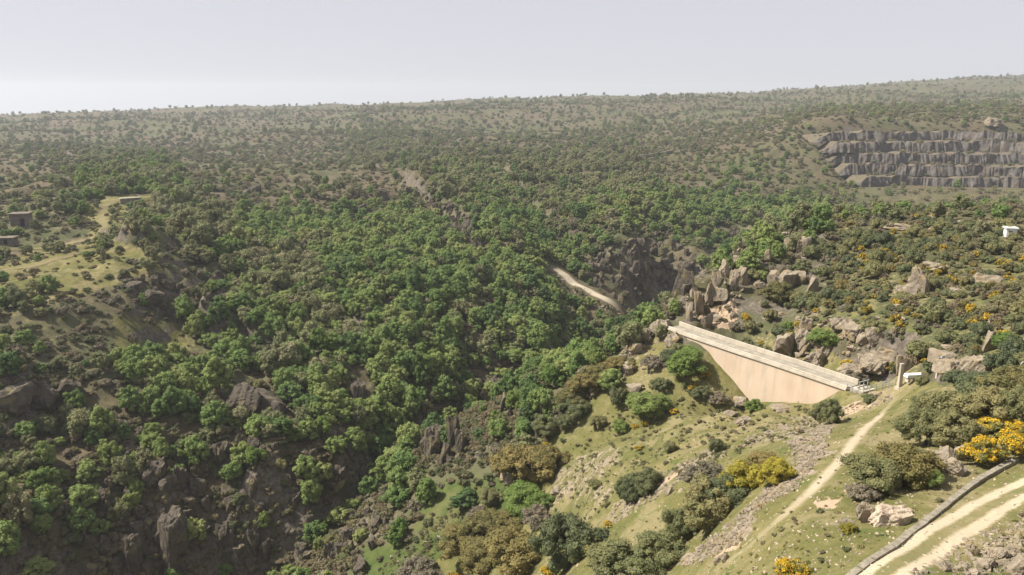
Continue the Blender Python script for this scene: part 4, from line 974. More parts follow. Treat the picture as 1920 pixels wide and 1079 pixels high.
# ------------------------------------------------------------------ rocks
def rock(name, p, dims, kind, label, cat='rock', group=None, col=False, k=None, rz=None, tilt=0.12, sink=0.25):
    L = ROCKS[kind+('_col' if col else '')]; o = link(name, L[random.randrange(len(L)) if k is None else k])
    base = (0.62, 0.6, 1.25) if col else (1.0, 0.8, 0.62)
    o.scale = tuple(a/b for a, b in zip(dims, base)); o.location = (p[0], p[1], p[2]+dims[2]*(0.5-sink))
    o.rotation_euler = (random.gauss(0, tilt), random.gauss(0, tilt), random.uniform(0, 6.28) if rz is None else rz)
    return tag(o, label, cat, group)
def px_rock(u, vb, wpx, hpx, kind, label, col=False, depth=0.8, name='boulder', **kw):
    p = P_at(u, vb); d = np.linalg.norm(p-[0, 0, CAM_Z]); w = wpx*d/F; hh = hpx*d/F
    return rock(name, p, (w*0.92, w*depth*0.92, hh*(0.98 if col else 1.1)), kind, label, col=col, sink=0.3, **kw)
px_rock(1625, 975, 40, 44, 'pale', 'grey pointed boulder beside the pinkish boulder near the track', depth=0.9, k=2, rz=0.4, tilt=.05)
px_rock(1672, 980, 78, 38, 'pink', 'large pale pinkish boulder lying in the grass near the track', depth=0.6, k=1, rz=0.1, tilt=.05)
px_rock(1745, 868, 38, 34, 'pale', 'grey boulder at the foot of the dark oak thicket')
px_rock(1772, 872, 44, 36, 'pale', 'broad grey boulder in the middle of the pile by the broom')
px_rock(1786, 886, 44, 34, 'pale', 'foremost tilted boulder of the pile left of the broom', tilt=.35)
px_rock(1808, 862, 34, 32, 'pale', 'grey boulder touching the left side of the broom')
px_rock(1723, 882, 26, 20, 'pale', 'small boulder left of the boulder pile')
px_rock(1588, 992, 28, 22, 'pale', 'small pale boulder left of the pointed boulder')
for u, v, a, b, lb in ((1848, 1062, 34, 18, 'flat grey rock by the track in the lower right corner'), (1870, 1042, 30, 18, 'rounded grey rock above the flat rock in the lower right corner'), (1908, 1072, 32, 34, 'tall grey rock cut by the right edge at the bottom'), (1902, 1035, 26, 14, 'small grey rock on the right edge above the tall rock'), (1835, 1078, 26, 13, 'grey rock at the bottom edge near the right corner'), (1770, 1068, 26, 14, 'low grey rock half buried at the rut edge'), (1885, 1062, 22, 16, 'small rock wedged between the corner rocks')):
    px_rock(u, v, a, b, 'pale', lb)
for u, v, a, b, lb in ((1360, 1052, 20, 14, 'white stone lying on the lower path edge'), (1345, 1058, 14, 12, 'small white stone beside the lower path'), (960, 905, 36, 30, 'rounded pale boulder below the golden oak on the gorge slope'), (945, 898, 20, 22, 'narrow boulder left of the rounded pale boulder on the gorge slope'), (965, 935, 26, 14, 'flat pale boulder above the bright green tree'), (1045, 925, 20, 16, 'dark boulder beside the slope scree'), (1255, 925, 18, 14, 'dark boulder on the bare reddish strip'), (1640, 745, 30, 14, 'pale boulder on the brow below the railing'), (1470, 768, 46, 8, 'flat white rock on the grass below the dam'),
                     (1440, 742, 34, 10, 'grey rock on the slope left of the flat white rock'), (1385, 755, 34, 14, 'pale rock rib below the dam face'), (1370, 780, 30, 14, 'grey rock at the lower end of the pale rib'), (1395, 792, 34, 14, 'cracked grey rock low on the slope below the dam'), (1210, 640, 34, 26, 'pale rock on the spur beyond the green tree'), (1190, 660, 40, 24, 'cracked pale rock on the spur edge'), (1240, 622, 40, 30, 'pale rock at the far dam end'), (1262, 645, 34, 26, 'pale rock against the far end of the dam face'), (1175, 700, 30, 26, 'grey rock above the golden bushes'), (1190, 735, 30, 20, 'pale rock between the round dark bush and the spur')):
    px_rock(u, v, a, b, 'pale', lb)
px_rock(1862, 236, 30, 16, 'pale', 'pale bare rock above the right end of the quarry', rz=0.2, tilt=.03)
# upright slab and outcrops on the granite hill
px_rock(1856, 656, 30, 44, 'pale', 'upright pale slab standing beside a round green bush', col=True, depth=0.6, name='standing_slab', k=1, rz=0.3, tilt=.04)
for u, v, a, b, lb in ((1470, 665, 56, 50, 'large cracked granite block behind the middle of the dam'), (1508, 650, 50, 44, 'granite block right of the large cracked block'), (1510, 618, 26, 30, 'narrow grey granite block above the cracked block'), (1575, 615, 54, 26, 'layered granite outcrop above the green bush'), (1600, 628, 44, 26, 'granite slab below the layered outcrop'), (1640, 640, 28, 26, 'square grey granite block right of the slab'), (1620, 642, 24, 24, 'small granite block left of the square block'), (1545, 660, 40, 22, 'low granite slab behind the dam'), (1530, 690, 50, 34, 'pale granite rib beside the dam crest'), (1640, 690, 60, 30, 'long bare granite slab above the railing'), (1605, 700, 60, 20, 'low bare rock beside the dam crest end'), (1660, 672, 40, 24, 'grey granite hump below the oak bushes'),
                     (1690, 700, 26, 40, 'orange stained rock behind the concrete post'), (1790, 700, 62, 32, 'smooth pale rock right of the lamp post'), (1835, 700, 56, 40, 'broad pale bare rock left of the oak thicket'), (1760, 690, 40, 40, 'pale rock behind the lamp post'), (1725, 548, 34, 46, 'pointed grey rock in the middle of the granite hill'), (1700, 555, 40, 24, 'low grey rock left of the pointed rock'), (1845, 535, 50, 24, 'sloping grey slab high on the right'), (1790, 555, 40, 18, 'flat grey rock below the sloping slab'), (1760, 505, 60, 14, 'long low rock on the upper hillside'), (1840, 480, 24, 12, 'small grey rock high on the granite hill'), (1690, 430, 60, 10, 'low pale rock on the brow of the granite hill')):
    px_rock(u, v, a, b, 'pale', lb, name='granite_outcrop')
for u, v, a, b, lb in ((1480, 470, 26, 34, 'left block of the granite tor on the brow'), (1505, 468, 34, 36, 'right block of the granite tor on the brow'), (1470, 448, 34, 18, 'capstone left of the granite tor'), (1440, 490, 14, 30, 'slim pillar left of the granite tor'), (1525, 545, 24, 36, 'dark split rock tower on the hillside'), (1450, 530, 30, 34, 'rock tower above the golden bush'), (1475, 535, 36, 40, 'broad rock tower above the golden bush'), (1500, 528, 30, 30, 'grey rock right of the broad tower'),
                     (1292, 600, 18, 46, 'slim stepped pillar of the dam crag'), (1310, 585, 22, 62, 'dark cleft pillar of the dam crag'), (1330, 570, 26, 56, 'tall middle pillar of the dam crag'), (1345, 540, 22, 42, 'upper pillar of the dam crag'), (1360, 520, 24, 44, 'blocky pillar on top of the dam crag'), (1375, 540, 24, 50, 'right pillar of the dam crag'), (1392, 530, 24, 40, 'pillar right of the dam crag top'), (1350, 560, 30, 30, 'square block in the face of the dam crag'), (1300, 560, 16, 34, 'left outlier pillar of the dam crag'), (1325, 610, 26, 30, 'low buttress at the foot of the dam crag'), (1405, 515, 20, 30, 'small pillar behind the dam crag')):
    px_rock(u, v, a, b, 'pale', lb, col=True, name='crag_block')
# far bank pinnacles
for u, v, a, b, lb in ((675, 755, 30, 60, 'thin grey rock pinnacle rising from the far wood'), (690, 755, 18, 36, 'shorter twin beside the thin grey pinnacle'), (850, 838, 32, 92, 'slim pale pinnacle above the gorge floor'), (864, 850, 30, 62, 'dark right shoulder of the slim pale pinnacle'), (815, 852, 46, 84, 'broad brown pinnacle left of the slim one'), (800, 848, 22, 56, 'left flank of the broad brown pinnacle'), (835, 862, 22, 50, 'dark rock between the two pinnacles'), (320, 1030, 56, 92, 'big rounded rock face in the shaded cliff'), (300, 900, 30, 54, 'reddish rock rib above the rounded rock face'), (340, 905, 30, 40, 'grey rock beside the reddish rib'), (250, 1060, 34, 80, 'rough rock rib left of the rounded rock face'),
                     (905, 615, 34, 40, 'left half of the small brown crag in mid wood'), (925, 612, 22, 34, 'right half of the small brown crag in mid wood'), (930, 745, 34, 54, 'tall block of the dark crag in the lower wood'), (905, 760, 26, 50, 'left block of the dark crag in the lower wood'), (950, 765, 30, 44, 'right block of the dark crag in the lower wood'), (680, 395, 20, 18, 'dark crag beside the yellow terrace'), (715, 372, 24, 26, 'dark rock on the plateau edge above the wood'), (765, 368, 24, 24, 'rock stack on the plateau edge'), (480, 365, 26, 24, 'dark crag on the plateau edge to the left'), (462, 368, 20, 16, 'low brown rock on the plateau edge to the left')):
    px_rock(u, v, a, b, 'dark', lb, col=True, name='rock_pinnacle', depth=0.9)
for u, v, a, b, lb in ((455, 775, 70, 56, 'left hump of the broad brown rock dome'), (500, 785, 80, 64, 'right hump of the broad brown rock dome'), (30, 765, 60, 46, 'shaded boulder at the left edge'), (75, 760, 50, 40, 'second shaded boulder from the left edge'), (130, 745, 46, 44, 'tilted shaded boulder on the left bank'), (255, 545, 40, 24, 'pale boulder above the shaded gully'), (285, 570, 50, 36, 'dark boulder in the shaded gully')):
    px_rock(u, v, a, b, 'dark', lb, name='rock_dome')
# crag pillars along cliffs, then loose rocks; the largest are things, the rest one mass
def poly_pts(pl, n):
    us = [q[0] for q in pl]; vs_ = [q[1] for q in pl]; out = []
    while len(out) < n:
        u = random.uniform(min(us), max(us)); v = random.uniform(min(vs_), max(vs_))
        if inpoly(np.array(u), np.array(v), pl): out.append((u, v))
    return np.array(out)
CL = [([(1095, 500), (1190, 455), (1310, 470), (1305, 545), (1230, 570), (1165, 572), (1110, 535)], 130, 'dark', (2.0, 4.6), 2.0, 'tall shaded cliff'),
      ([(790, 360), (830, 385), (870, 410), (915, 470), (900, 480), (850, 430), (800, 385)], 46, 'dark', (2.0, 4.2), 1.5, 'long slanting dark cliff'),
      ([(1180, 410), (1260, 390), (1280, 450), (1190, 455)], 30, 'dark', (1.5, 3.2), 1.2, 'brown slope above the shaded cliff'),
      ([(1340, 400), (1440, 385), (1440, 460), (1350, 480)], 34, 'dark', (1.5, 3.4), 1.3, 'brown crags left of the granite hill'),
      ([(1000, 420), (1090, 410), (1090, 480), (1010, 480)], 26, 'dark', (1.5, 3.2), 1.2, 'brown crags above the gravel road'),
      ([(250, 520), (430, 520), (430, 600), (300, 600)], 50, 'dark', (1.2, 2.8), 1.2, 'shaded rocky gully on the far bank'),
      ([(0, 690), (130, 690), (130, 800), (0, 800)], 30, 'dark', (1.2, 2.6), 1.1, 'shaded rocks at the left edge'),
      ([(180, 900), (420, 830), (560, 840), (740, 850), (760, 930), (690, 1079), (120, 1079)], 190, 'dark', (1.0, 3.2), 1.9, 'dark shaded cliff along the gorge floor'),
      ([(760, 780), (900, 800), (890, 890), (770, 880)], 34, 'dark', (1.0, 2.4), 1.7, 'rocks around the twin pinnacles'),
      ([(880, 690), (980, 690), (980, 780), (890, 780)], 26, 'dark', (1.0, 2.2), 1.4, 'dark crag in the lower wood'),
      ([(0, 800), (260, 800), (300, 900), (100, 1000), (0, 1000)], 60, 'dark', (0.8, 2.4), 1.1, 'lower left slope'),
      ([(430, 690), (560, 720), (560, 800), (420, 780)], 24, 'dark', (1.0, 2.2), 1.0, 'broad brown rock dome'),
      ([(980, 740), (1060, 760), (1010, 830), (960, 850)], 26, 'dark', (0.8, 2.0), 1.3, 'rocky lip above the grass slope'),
      ([(1280, 480), (1410, 470), (1400, 560), (1370, 600), (1285, 600)], 110, 'pale', (0.6, 1.9), 1.1, 'pale crag beside the dam'),
      ([(1400, 430), (1560, 420), (1540, 480), (1420, 560), (1400, 520)], 90, 'pale', (0.5, 1.8), 0.9, 'granite tor brow'),
      ([(1430, 590), (1640, 590), (1640, 690), (1560, 700), (1450, 670)], 90, 'pale', (0.5, 1.8), 0.7, 'granite outcrop behind the dam'),
      ([(1560, 420), (1920, 400), (1920, 680), (1660, 680)], 60, 'pale', (0.5, 1.7), 0.7, 'upper granite hillside'),
      ([(1165, 620), (1245, 605), (1250, 660), (1190, 720), (1160, 690)], 40, 'pale', (0.4, 1.4), 0.6, 'far dam-end spur')]
rk = {'dark': [], 'pale': []}
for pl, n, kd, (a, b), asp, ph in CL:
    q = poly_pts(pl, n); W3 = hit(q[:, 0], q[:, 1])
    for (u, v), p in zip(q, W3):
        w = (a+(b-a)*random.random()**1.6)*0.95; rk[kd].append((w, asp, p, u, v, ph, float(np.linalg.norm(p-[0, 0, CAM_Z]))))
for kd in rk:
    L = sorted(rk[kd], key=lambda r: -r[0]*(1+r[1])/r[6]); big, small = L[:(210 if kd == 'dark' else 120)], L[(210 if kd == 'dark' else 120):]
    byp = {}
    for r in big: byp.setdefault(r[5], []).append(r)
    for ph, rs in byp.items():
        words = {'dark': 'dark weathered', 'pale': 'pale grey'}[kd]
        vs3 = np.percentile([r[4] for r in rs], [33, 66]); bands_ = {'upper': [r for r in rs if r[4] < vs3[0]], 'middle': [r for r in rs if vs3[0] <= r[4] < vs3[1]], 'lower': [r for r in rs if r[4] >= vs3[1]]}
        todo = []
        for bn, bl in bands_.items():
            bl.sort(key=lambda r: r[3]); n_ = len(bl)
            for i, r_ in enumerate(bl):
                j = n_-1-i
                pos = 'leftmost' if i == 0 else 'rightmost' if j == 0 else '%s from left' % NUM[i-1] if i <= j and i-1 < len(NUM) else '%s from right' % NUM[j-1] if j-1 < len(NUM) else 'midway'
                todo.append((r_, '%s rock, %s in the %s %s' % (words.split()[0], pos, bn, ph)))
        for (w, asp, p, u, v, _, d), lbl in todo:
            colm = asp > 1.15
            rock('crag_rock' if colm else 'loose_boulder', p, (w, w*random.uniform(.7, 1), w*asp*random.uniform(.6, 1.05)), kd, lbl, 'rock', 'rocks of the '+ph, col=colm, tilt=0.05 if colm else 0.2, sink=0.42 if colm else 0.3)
    for sel, nm2 in ((lambda r: r[1] > 1.15, 'crag_rubble'), (lambda r: r[1] <= 1.15, 'loose_rubble')):
        S2 = [r for r in small if sel(r)]
        if not S2: continue
        colm = nm2 == 'crag_rubble'; base = 0.62 if colm else 1.0
        stuff(nm2, ROCKS[kd+('_col' if colm else '')], np.array([r[2] for r in S2]), np.array([r[0]/base for r in S2]), '%s small %s among the crags' % ({'dark': 'dark', 'pale': 'pale'}[kd], 'rock spikes' if colm else 'broken rocks'), tilt=0.15)
# scree, pebbles
def scatter_poly(pl, n, smin, smax):
    q = poly_pts(pl, n); p = hit(q[:, 0], q[:, 1]); return p, smin+(smax-smin)*RNG.random(n)**2.5
for k, (pl, n, a, b, kd, nm2, lb) in enumerate([(SCREES[0], 1500, 0.10, 0.62, 'pale', 'scree', 'grey angular scree running down beside the worn path'), (SCREES[1], 300, 0.10, 0.55, 'pale', 'scree', 'pale scree patch in the middle of the gorge slope'), (SCREES[2], 500, 0.10, 0.6, 'pale', 'scree', 'pale stones along the bare reddish strip'), (SCREES[3], 400, 0.10, 0.7, 'pale', 'scree', 'layered stones on the brow below the dam'), (SCREES[4], 300, 0.2, 1.0, 'pale', 'scree', 'broken stones on the spur at the far dam end'), (SCREES[5], 300, 0.3, 1.2, 'dark', 'scree', 'dark scree chute below the gravel road'), ([(1030, 500), (1172, 588), (1180, 600), (1110, 575), (1035, 515)], 260, 0.3, 1.3, 'pale', 'scree', 'pale rubble beside the gravel road')]):
    p, s_ = scatter_poly(pl, n, a, b); stuff(nm2, ROCKS[kd][6:]+ROCKS[kd][3:5], p, s_, lb, tilt=0.5)
near_poly = [(1000, 1079), (1050, 900), (1250, 760), (1500, 760), (1700, 720), (1920, 800), (1920, 1079)]
p, s_ = scatter_poly(near_poly, 4200, 0.05, 0.28); stuff('pebbles', ROCKS['pale'][6:]+ROCKS['pink'][6:], p, s_, 'pale stones strewn over the grassy slope', tilt=0.5)
p, s_ = scatter_poly([(1700, 1079), (1800, 1020), (1920, 960), (1920, 1079)], 700, 0.05, 0.5); stuff('pebbles', ROCKS['pale'][6:], p, s_, 'grey stones in the lower right corner', tilt=0.5)
p, s_ = scatter_poly([(700, 1079), (780, 1000), (900, 930), (940, 940), (820, 1040), (760, 1079)], 70, 0.2, 0.9); stuff('pebbles', ROCKS['pale'][5:], p, s_, 'pale river stones on the green gorge floor', tilt=0.5)
print('rocks', round(time.time()-T0, 1))

# ------------------------------------------------------------------ near bushes and trees, one by one
NB = [  # u, v of the foot, width px, height px, kind, label
 (1285, 706, 66, 66, 'near_green', 'tall bright green tree leaning against the dam face', 'tree', 'green_tree'),
 (1212, 782, 76, 62, 'near_green', 'rounded green tree on the slope below the spur', 'tree', 'green_tree'),
 (1160, 762, 42, 48, 'near_holm', 'round dark green bush left of the rounded green tree', 'bush', 'holm_oak_bush'),
 (1550, 796, 56, 54, 'near_holm', 'lone round holm oak at the top of the scree below the dam', 'bush', 'holm_oak_bush'),
 (1341, 848, 28, 32, 'near_holm', 'small lone dark bush in the middle of the grass slope', 'bush', 'holm_oak_bush'),
 (1180, 942, 56, 60, 'near_holm', 'left half of the paired olive bushes on the grass slope', 'bush', 'holm_oak_bush'),
 (1210, 925, 56, 58, 'near_holm', 'right half of the paired olive bushes on the grass slope', 'bush', 'holm_oak_bush'),
 (985, 898, 92, 78, 'near_gold', 'big golden olive bush above the gorge floor', 'bush', 'golden_oak_bush'),
 (1025, 880, 66, 56, 'near_gold', 'golden brown bush joined to the right of the big golden bush', 'bush', 'golden_oak_bush'),
 (985, 962, 76, 52, 'near_green', 'bright lime green tree standing low on the gorge slope', 'tree', 'lime_green_tree'),
 (1020, 950, 40, 34, 'near_green', 'small green tree behind the bright lime green tree', 'tree', 'lime_green_tree'),
 (1055, 1060, 122, 122, 'near_holm', 'largest grey olive holm oak at the bottom of the slope', 'tree', 'holm_oak_tree'),
 (1010, 985, 60, 44, 'near_heath', 'brown bush behind the largest grey olive oak', 'bush', 'heath_shrub'),
 (870, 1035, 80, 66, 'near_gold', 'golden bush at the left end of the golden thicket', 'bush', 'golden_oak_bush'),
 (920, 1010, 80, 66, 'near_gold', 'highest golden bush of the golden thicket', 'bush', 'golden_oak_bush'),
 (905, 1072, 90, 70, 'near_gold', 'lowest golden bush of the golden thicket', 'bush', 'golden_oak_bush'),
 (965, 1065, 100, 80, 'near_gold', 'broad golden bush beside the largest grey olive oak', 'bush', 'golden_oak_bush'),
 (960, 1000, 60, 44, 'near_gold', 'brownish golden bush between the thicket and the lime tree', 'bush', 'golden_oak_bush'),
 (790, 1090, 70, 44, 'near_heath', 'russet bush at the bottom edge above the meadow', 'bush', 'heath_shrub'),
 (905, 985, 50, 40, 'near_heath', 'brown green bush at the meadow edge', 'bush', 'heath_shrub'),
 (920, 945, 44, 34, 'near_holm', 'small bush on the meadow edge below the rounded boulder', 'bush', 'holm_oak_bush'),
 (870, 950, 44, 36, 'green_tree', 'grey green shrub on the green meadow', 'bush', 'meadow_shrub'),
 (1070, 762, 56, 46, 'near_gold', 'lower left bush of the golden row below the spur', 'bush', 'golden_oak_bush'),
 (1100, 735, 60, 46, 'near_gold', 'second bush up the golden row below the spur', 'bush', 'golden_oak_bush'),
 (1130, 715, 56, 44, 'near_gold', 'third bush up the golden row below the spur', 'bush', 'golden_oak_bush'),
 (1160, 698, 46, 36, 'near_gold', 'top bush of the golden row below the spur', 'bush', 'golden_oak_bush'),
 (1080, 778, 56, 40, 'near_holm', 'olive bush under the golden row', 'bush', 'holm_oak_bush'),
 (1025, 815, 60, 44, 'near_holm', 'olive bush on the rocky lip of the slope', 'bush', 'holm_oak_bush'),
 (1060, 805, 40, 34, 'near_holm', 'grey bush right of the rocky lip', 'bush', 'holm_oak_bush'),
 (1330, 985, 120, 96, 'near_holm', 'great dark oak bush beside the scree', 'tree', 'holm_oak_tree'),
 (1285, 1010, 80, 70, 'near_holm', 'dark oak bush at the lower left of the great oak', 'bush', 'holm_oak_bush'),
 (1370, 945, 80, 60, 'near_holm', 'dark oak bush at the scree edge above the great oak', 'bush', 'holm_oak_bush'),
 (1325, 920, 76, 56, 'near_heath', 'greyish brown bush above the great oak', 'bush', 'heath_shrub'),
 (1395, 922, 80, 66, 'near_ygreen', 'yellow green bush in the thicket beside the scree', 'bush', 'yellow_green_bush'),
 (1450, 905, 66, 60, 'near_ygreen', 'brighter yellow green bush touching the scree', 'bush', 'yellow_green_bush'),
 (1430, 880, 70, 40, 'near_gold', 'olive bush behind the two yellow green bushes', 'bush', 'golden_oak_bush'),
 (1165, 1095, 120, 84, 'near_holm', 'pale olive oak cut by the bottom edge', 'bush', 'holm_oak_bush'),
 (1235, 1075, 110, 84, 'near_holm', 'olive oak right of the one cut by the bottom edge', 'bush', 'holm_oak_bush'),
 (1130, 1010, 34, 24, 'near_holm', 'small green bush beside the lowest broom', 'bush', 'holm_oak_bush'),
 (1735, 835, 90, 80, 'near_holm', 'left front oak of the large oak thicket', 'tree', 'holm_oak_tree'),
 (1790, 840, 90, 70, 'near_holm', 'front middle oak of the large oak thicket', 'tree', 'holm_oak_tree'),
 (1740, 790, 80, 66, 'near_holm', 'left rear oak of the large oak thicket', 'tree', 'holm_oak_tree'),
 (1805, 800, 110, 80, 'near_holm', 'central oak of the large oak thicket', 'tree', 'holm_oak_tree'),
 (1870, 800, 110, 84, 'near_holm', 'right front oak of the large oak thicket', 'tree', 'holm_oak_tree'),
 (1850, 755, 100, 66, 'near_holm', 'rear oak of the large oak thicket', 'tree', 'holm_oak_tree'),
 (1910, 745, 90, 60, 'near_gold', 'golden oak at the right edge of the large thicket', 'bush', 'golden_oak_bush'),
 (1925, 800, 80, 76, 'near_holm', 'oak of the large thicket cut by the right edge', 'tree', 'holm_oak_tree'),
 (1640, 915, 96, 76, 'near_holm', 'left oak bush of the pair beside the worn path', 'bush', 'holm_oak_bush'),
 (1690, 905, 100, 84, 'near_gold', 'right oak bush of the pair beside the worn path', 'bush', 'golden_oak_bush'),
 (1712, 885, 66, 54, 'near_holm', 'olive bush between the pair and the boulder pile', 'bush', 'holm_oak_bush'),
 (1615, 935, 50, 34, 'near_heath', 'low brown shrub in front of the pair of oak bushes', 'bush', 'heath_shrub'),
 (1739, 912, 42, 38, 'near_green', 'small round green bush casting a shadow on the grass', 'bush', 'round_green_bush'),
 (1838, 874, 60, 56, 'near_broom', 'left half of the large yellow broom beside the kerb', 'bush', 'broom_bush'),
 (1882, 862, 60, 56, 'near_broom', 'right half of the large yellow broom beside the kerb', 'bush', 'broom_bush'),
 (1872, 818, 64, 40, 'near_broom', 'paler yellow broom behind the large broom', 'bush', 'broom_bush'),
 (1915, 830, 40, 34, 'near_broom', 'yellow broom cut by the right edge', 'bush', 'broom_bush'),
 (1490, 1085, 66, 40, 'near_broom', 'yellow broom at the bottom edge below the path', 'bush', 'broom_bush'),
 (1588, 998, 26, 22, 'near_ygreen', 'tiny yellow green bush left of the pointed boulder', 'bush', 'yellow_green_bush'),
 (1107, 1042, 28, 24, 'near_broom', 'small yellow broom right of the largest grey olive oak', 'bush', 'broom_bush'),
 (1035, 1082, 30, 24, 'near_broom', 'small yellow broom at the bottom edge under the largest oak', 'bush', 'broom_bush'),
 (850, 1085, 24, 16, 'near_broom', 'tiny yellow broom at the bottom edge under the golden thicket', 'bush', 'broom_bush'),
 (1140, 990, 18, 14, 'near_broom', 'tiny yellow broom above the small green bush', 'bush', 'broom_bush'),
 (1228, 775, 18, 16, 'near_broom', 'tiny broom right of the rounded green tree', 'bush', 'broom_bush'),
 (1262, 776, 20, 14, 'near_broom', 'small yellow broom on the slope below the dam corner', 'bush', 'broom_bush'),
 (1210, 800, 14, 14, 'near_broom', 'tiny round broom below the rounded green tree', 'bush', 'broom_bush'),
 (1192, 804, 14, 10, 'near_broom', 'tiny yellow broom left of the tiny round one', 'bush', 'broom_bush'),
 (1196, 845, 14, 12, 'near_broom', 'orange yellow broom alone on the grass slope', 'bush', 'broom_bush'),
 (1320, 712, 18, 20, 'near_broom', 'yellow broom at the foot of the dam face', 'bush', 'broom_bush'),
 (1302, 735, 26, 16, 'near_broom', 'yellow green broom below the dam corner', 'bush', 'broom_bush'),
 (1025, 845, 22, 18, 'near_broom', 'yellow broom on the rocky lip', 'bush', 'broom_bush'),
 (1008, 895, 22, 14, 'near_broom', 'yellow broom at the foot of the big golden bush', 'bush', 'broom_bush'),
 (1412, 770, 30, 26, 'near_green', 'small bright green bush below the dam', 'bush', 'round_green_bush'),
 (1120, 802, 34, 30, 'near_holm', 'green bush on the upper grass slope', 'bush', 'holm_oak_bush'),
 (1165, 812, 34, 30, 'near_green', 'pale green bush right of the upper slope bush', 'bush', 'round_green_bush'),
 (1255, 848, 26, 24, 'near_holm', 'small olive bush beside the scree strip', 'bush', 'holm_oak_bush'),
 (1115, 915, 30, 20, 'near_holm', 'small green bush between two scree patches', 'bush', 'holm_oak_bush'),
 (1310, 745, 40, 26, 'near_holm', 'olive bush left of the dam foot', 'bush', 'holm_oak_bush'),
 (1240, 730, 40, 26, 'near_holm', 'olive bush below the tall tree at the dam', 'bush', 'holm_oak_bush'),
 (1255, 680, 40, 34, 'near_holm', 'grey green bush left of the tall tree at the dam', 'bush', 'holm_oak_bush'),
 (1225, 690, 40, 26, 'near_heath', 'brown bush on the spur left of the tall tree', 'bush', 'heath_shrub'),
 (1450, 735, 40, 22, 'near_holm', 'low olive bush under the middle of the dam face', 'bush', 'holm_oak_bush'),
 (1500, 740, 34, 20, 'near_heath', 'low brown shrub under the near part of the dam face', 'bush', 'heath_shrub'),
 (1345, 755, 40, 24, 'near_heath', 'low shrub under the far part of the dam face', 'bush', 'heath_shrub'),
 (1885, 655, 42, 36, 'near_green', 'round green bush beside the upright pale slab', 'bush', 'round_green_bush'),
 (1545, 650, 56, 38, 'near_green', 'bright green bush in the granite outcrop behind the dam', 'bush', 'round_green_bush'),
 (1475, 620, 26, 22, 'near_green', 'small bright green bush above the cracked granite block', 'bush', 'round_green_bush'),
 (1460, 560, 60, 40, 'near_gold', 'golden bush on the hillside below the rock towers', 'bush', 'golden_oak_bush'),
 (1630, 755, 26, 18, 'near_holm', 'small yellowish bush on the brow below the railing', 'bush', 'holm_oak_bush'),
 (1190, 622, 40, 40, 'near_gold', 'golden bush on the far side of the spur', 'bush', 'golden_oak_bush'),
 (1615, 715, 30, 22, 'near_heath', 'grey shrub behind the dam end', 'bush', 'heath_shrub'),
 (1675, 700, 20, 22, 'near_broom', 'yellow broom left of the concrete post', 'bush', 'broom_bush'),
 (1590, 690, 26, 16, 'near_broom', 'yellow broom above the dam end', 'bush', 'broom_bush'),
 (1400, 608, 18, 26, 'near_broom', 'tall yellow broom behind the far part of the dam', 'bush', 'broom_bush'),
]
for (u, v, wp, hp, kind, lb, cat, nm) in NB:
    if v > 1079:      # the foot lies below the frame
        p = hit(float(u), float(min(v, 1110)))
    else: p = P_at(u, v)
    d = np.linalg.norm(p-[0, 0, CAM_Z]); w = wp*0.86*d/F; q = PROTO[kind][random.randrange(len(PROTO[kind]))]
    plant(nm, q, p, w, lb, cat, {'broom_bush': 'yellow brooms near the dam', 'golden_oak_bush': 'golden bushes of the near slope'}.get(nm, 'bushes and trees of the near slope'), parts=True, sz=min(1.6, max(0.6, 1.0*hp/wp/q['top'])), sink=0.12*w*0.3)
# grass tufts and low herbs on the near slope
M_TUFT = leaf_mat('grass_blades', [(0.0, (0.13, 0.15, 0.045)), (0.4, (0.21, 0.20, 0.070)), (0.75, (0.30, 0.25, 0.12)), (1.0, (0.36, 0.30, 0.17))], 0.35)
add_proto('tussock', 4, M_TUFT, rx=0.5, rz=0.16, zc=0.05, nclump=9, nleaf=16, leaf=0.16, crad=0.42, low=-0.1, open_=1.0, spiky=0.5, tk=(0.05, 0.01, 1))
TU = [q['crown'] for q in PROTO['tussock']]
p, s_ = scatter_poly([(880, 1079), (960, 940), (1050, 850), (1200, 720), (1500, 745), (1690, 725), (1780, 715), (1920, 780), (1920, 1079)], 1600, 0.12, 0.42)
tr, _ = seg_dist(p[:, 0], p[:, 1], [tuple(hit(float(a), float(b))[:2]) for a, b in [(1650, 1079), (1742, 1022), (1850, 953), (1915, 917)]]); rt = tr < 1.7
p = p[~rt]; s_ = s_[~rt]
p2, s2 = scatter_poly([(1000, 960), (1060, 850), (1200, 720), (1290, 720), (1500, 750), (1560, 800), (1450, 830), (1250, 900), (1100, 980)], 800, 0.2, 0.8)
stuff('slope_herbs', [q['whole'] for q in PROTO['undergrowth']], p2, s2, 'low green and brown herbs dotting the grassy gorge slope')
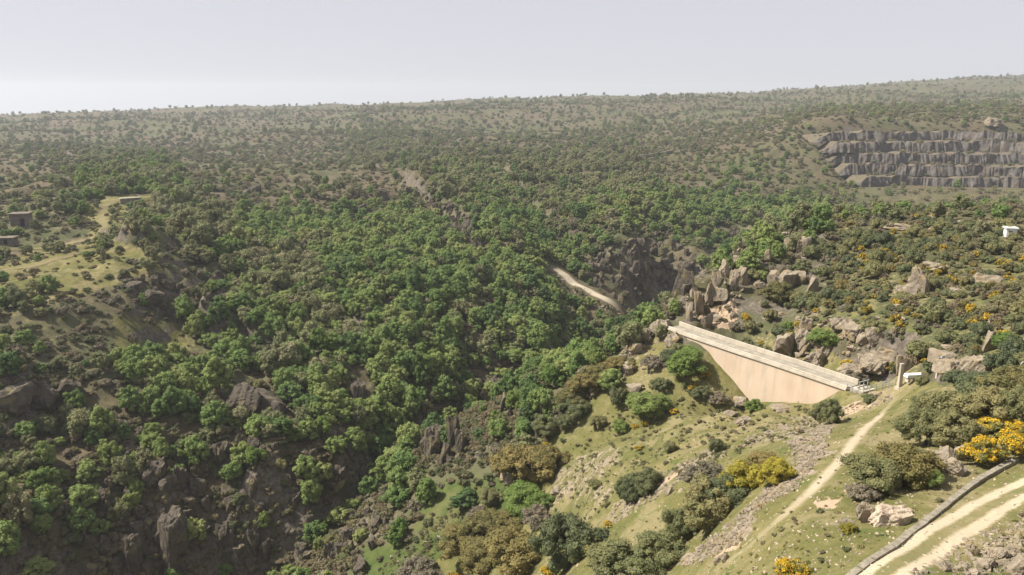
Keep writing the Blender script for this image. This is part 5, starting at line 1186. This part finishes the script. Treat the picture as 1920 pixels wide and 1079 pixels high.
p2, s2 = scatter_poly([(1300, 1079), (1500, 930), (1700, 760), (1920, 840), (1920, 1079)], 90, 0.2, 0.6)
tr2, _ = seg_dist(p2[:, 0], p2[:, 1], [tuple(hit(float(a), float(b))[:2]) for a, b in [(1650, 1079), (1742, 1022), (1850, 953), (1915, 917)]])
stuff('slope_herbs', [q['whole'] for q in PROTO['undergrowth']], p2[tr2 > 2.2], s2[tr2 > 2.2], 'low herbs dotting the grass beside the tracks')
p2, s2 = scatter_poly([(700, 1079), (780, 1000), (900, 910), (960, 900), (900, 990), (800, 1079)], 700, 0.25, 1.0)
stuff('meadow_herbs', [q['whole'] for q in PROTO['undergrowth']]+TU, p2, s2*0.8, 'rough tufts and herbs on the green gorge floor')
stuff('grass', TU, p, s_, 'short dry spring grass on the near slope', tilt=0.1)
xs_ = RNG.uniform(62, 150, 220); ys_ = RNG.uniform(20, 130, 220); mk_ = xs_ > 0.72*ys_+34
pp_ = np.stack([xs_, ys_, hgt(xs_, ys_)], 1)[mk_]
stuff('evergreen_scrub', [q['whole'] for q in PROTO['holm_oak']+PROTO['heath_shrub'][:2]+PROTO['broom_bush'][:1]], pp_, RNG.uniform(0.8, 3.6, len(pp_)), 'scrub beside the track beyond the right edge')
print('near', round(time.time()-T0, 1))
# ------------------------------------------------------------------ haze
hz = bpy.data.materials.new('thin_spring_haze'); hz.use_nodes = True; hz.node_tree.nodes.clear()
ho = hz.node_tree.nodes.new('ShaderNodeOutputMaterial'); hv = hz.node_tree.nodes.new('ShaderNodeVolumePrincipled')
hv.inputs['Color'].default_value = (0.74, 0.79, 0.90, 1); hv.inputs['Density'].default_value = 0.00016; hv.inputs['Anisotropy'].default_value = 0.25
hz.node_tree.links.new(hv.outputs[0], ho.inputs['Volume'])
zmin, zmax = float(Z.min())-1.0, float(Z.max())+12.0
v, f = box((0, 3000, (zmin+zmax)/2), (10600, 6800, max(zmax, CAM_Z+3)-zmin))
haze = boxes('haze', [(v, f)], hz); tag(haze, 'thin pale haze filling the air over the gorge', kind='stuff'); haze.location.z = (max(zmax, CAM_Z+3)-zmax)/2
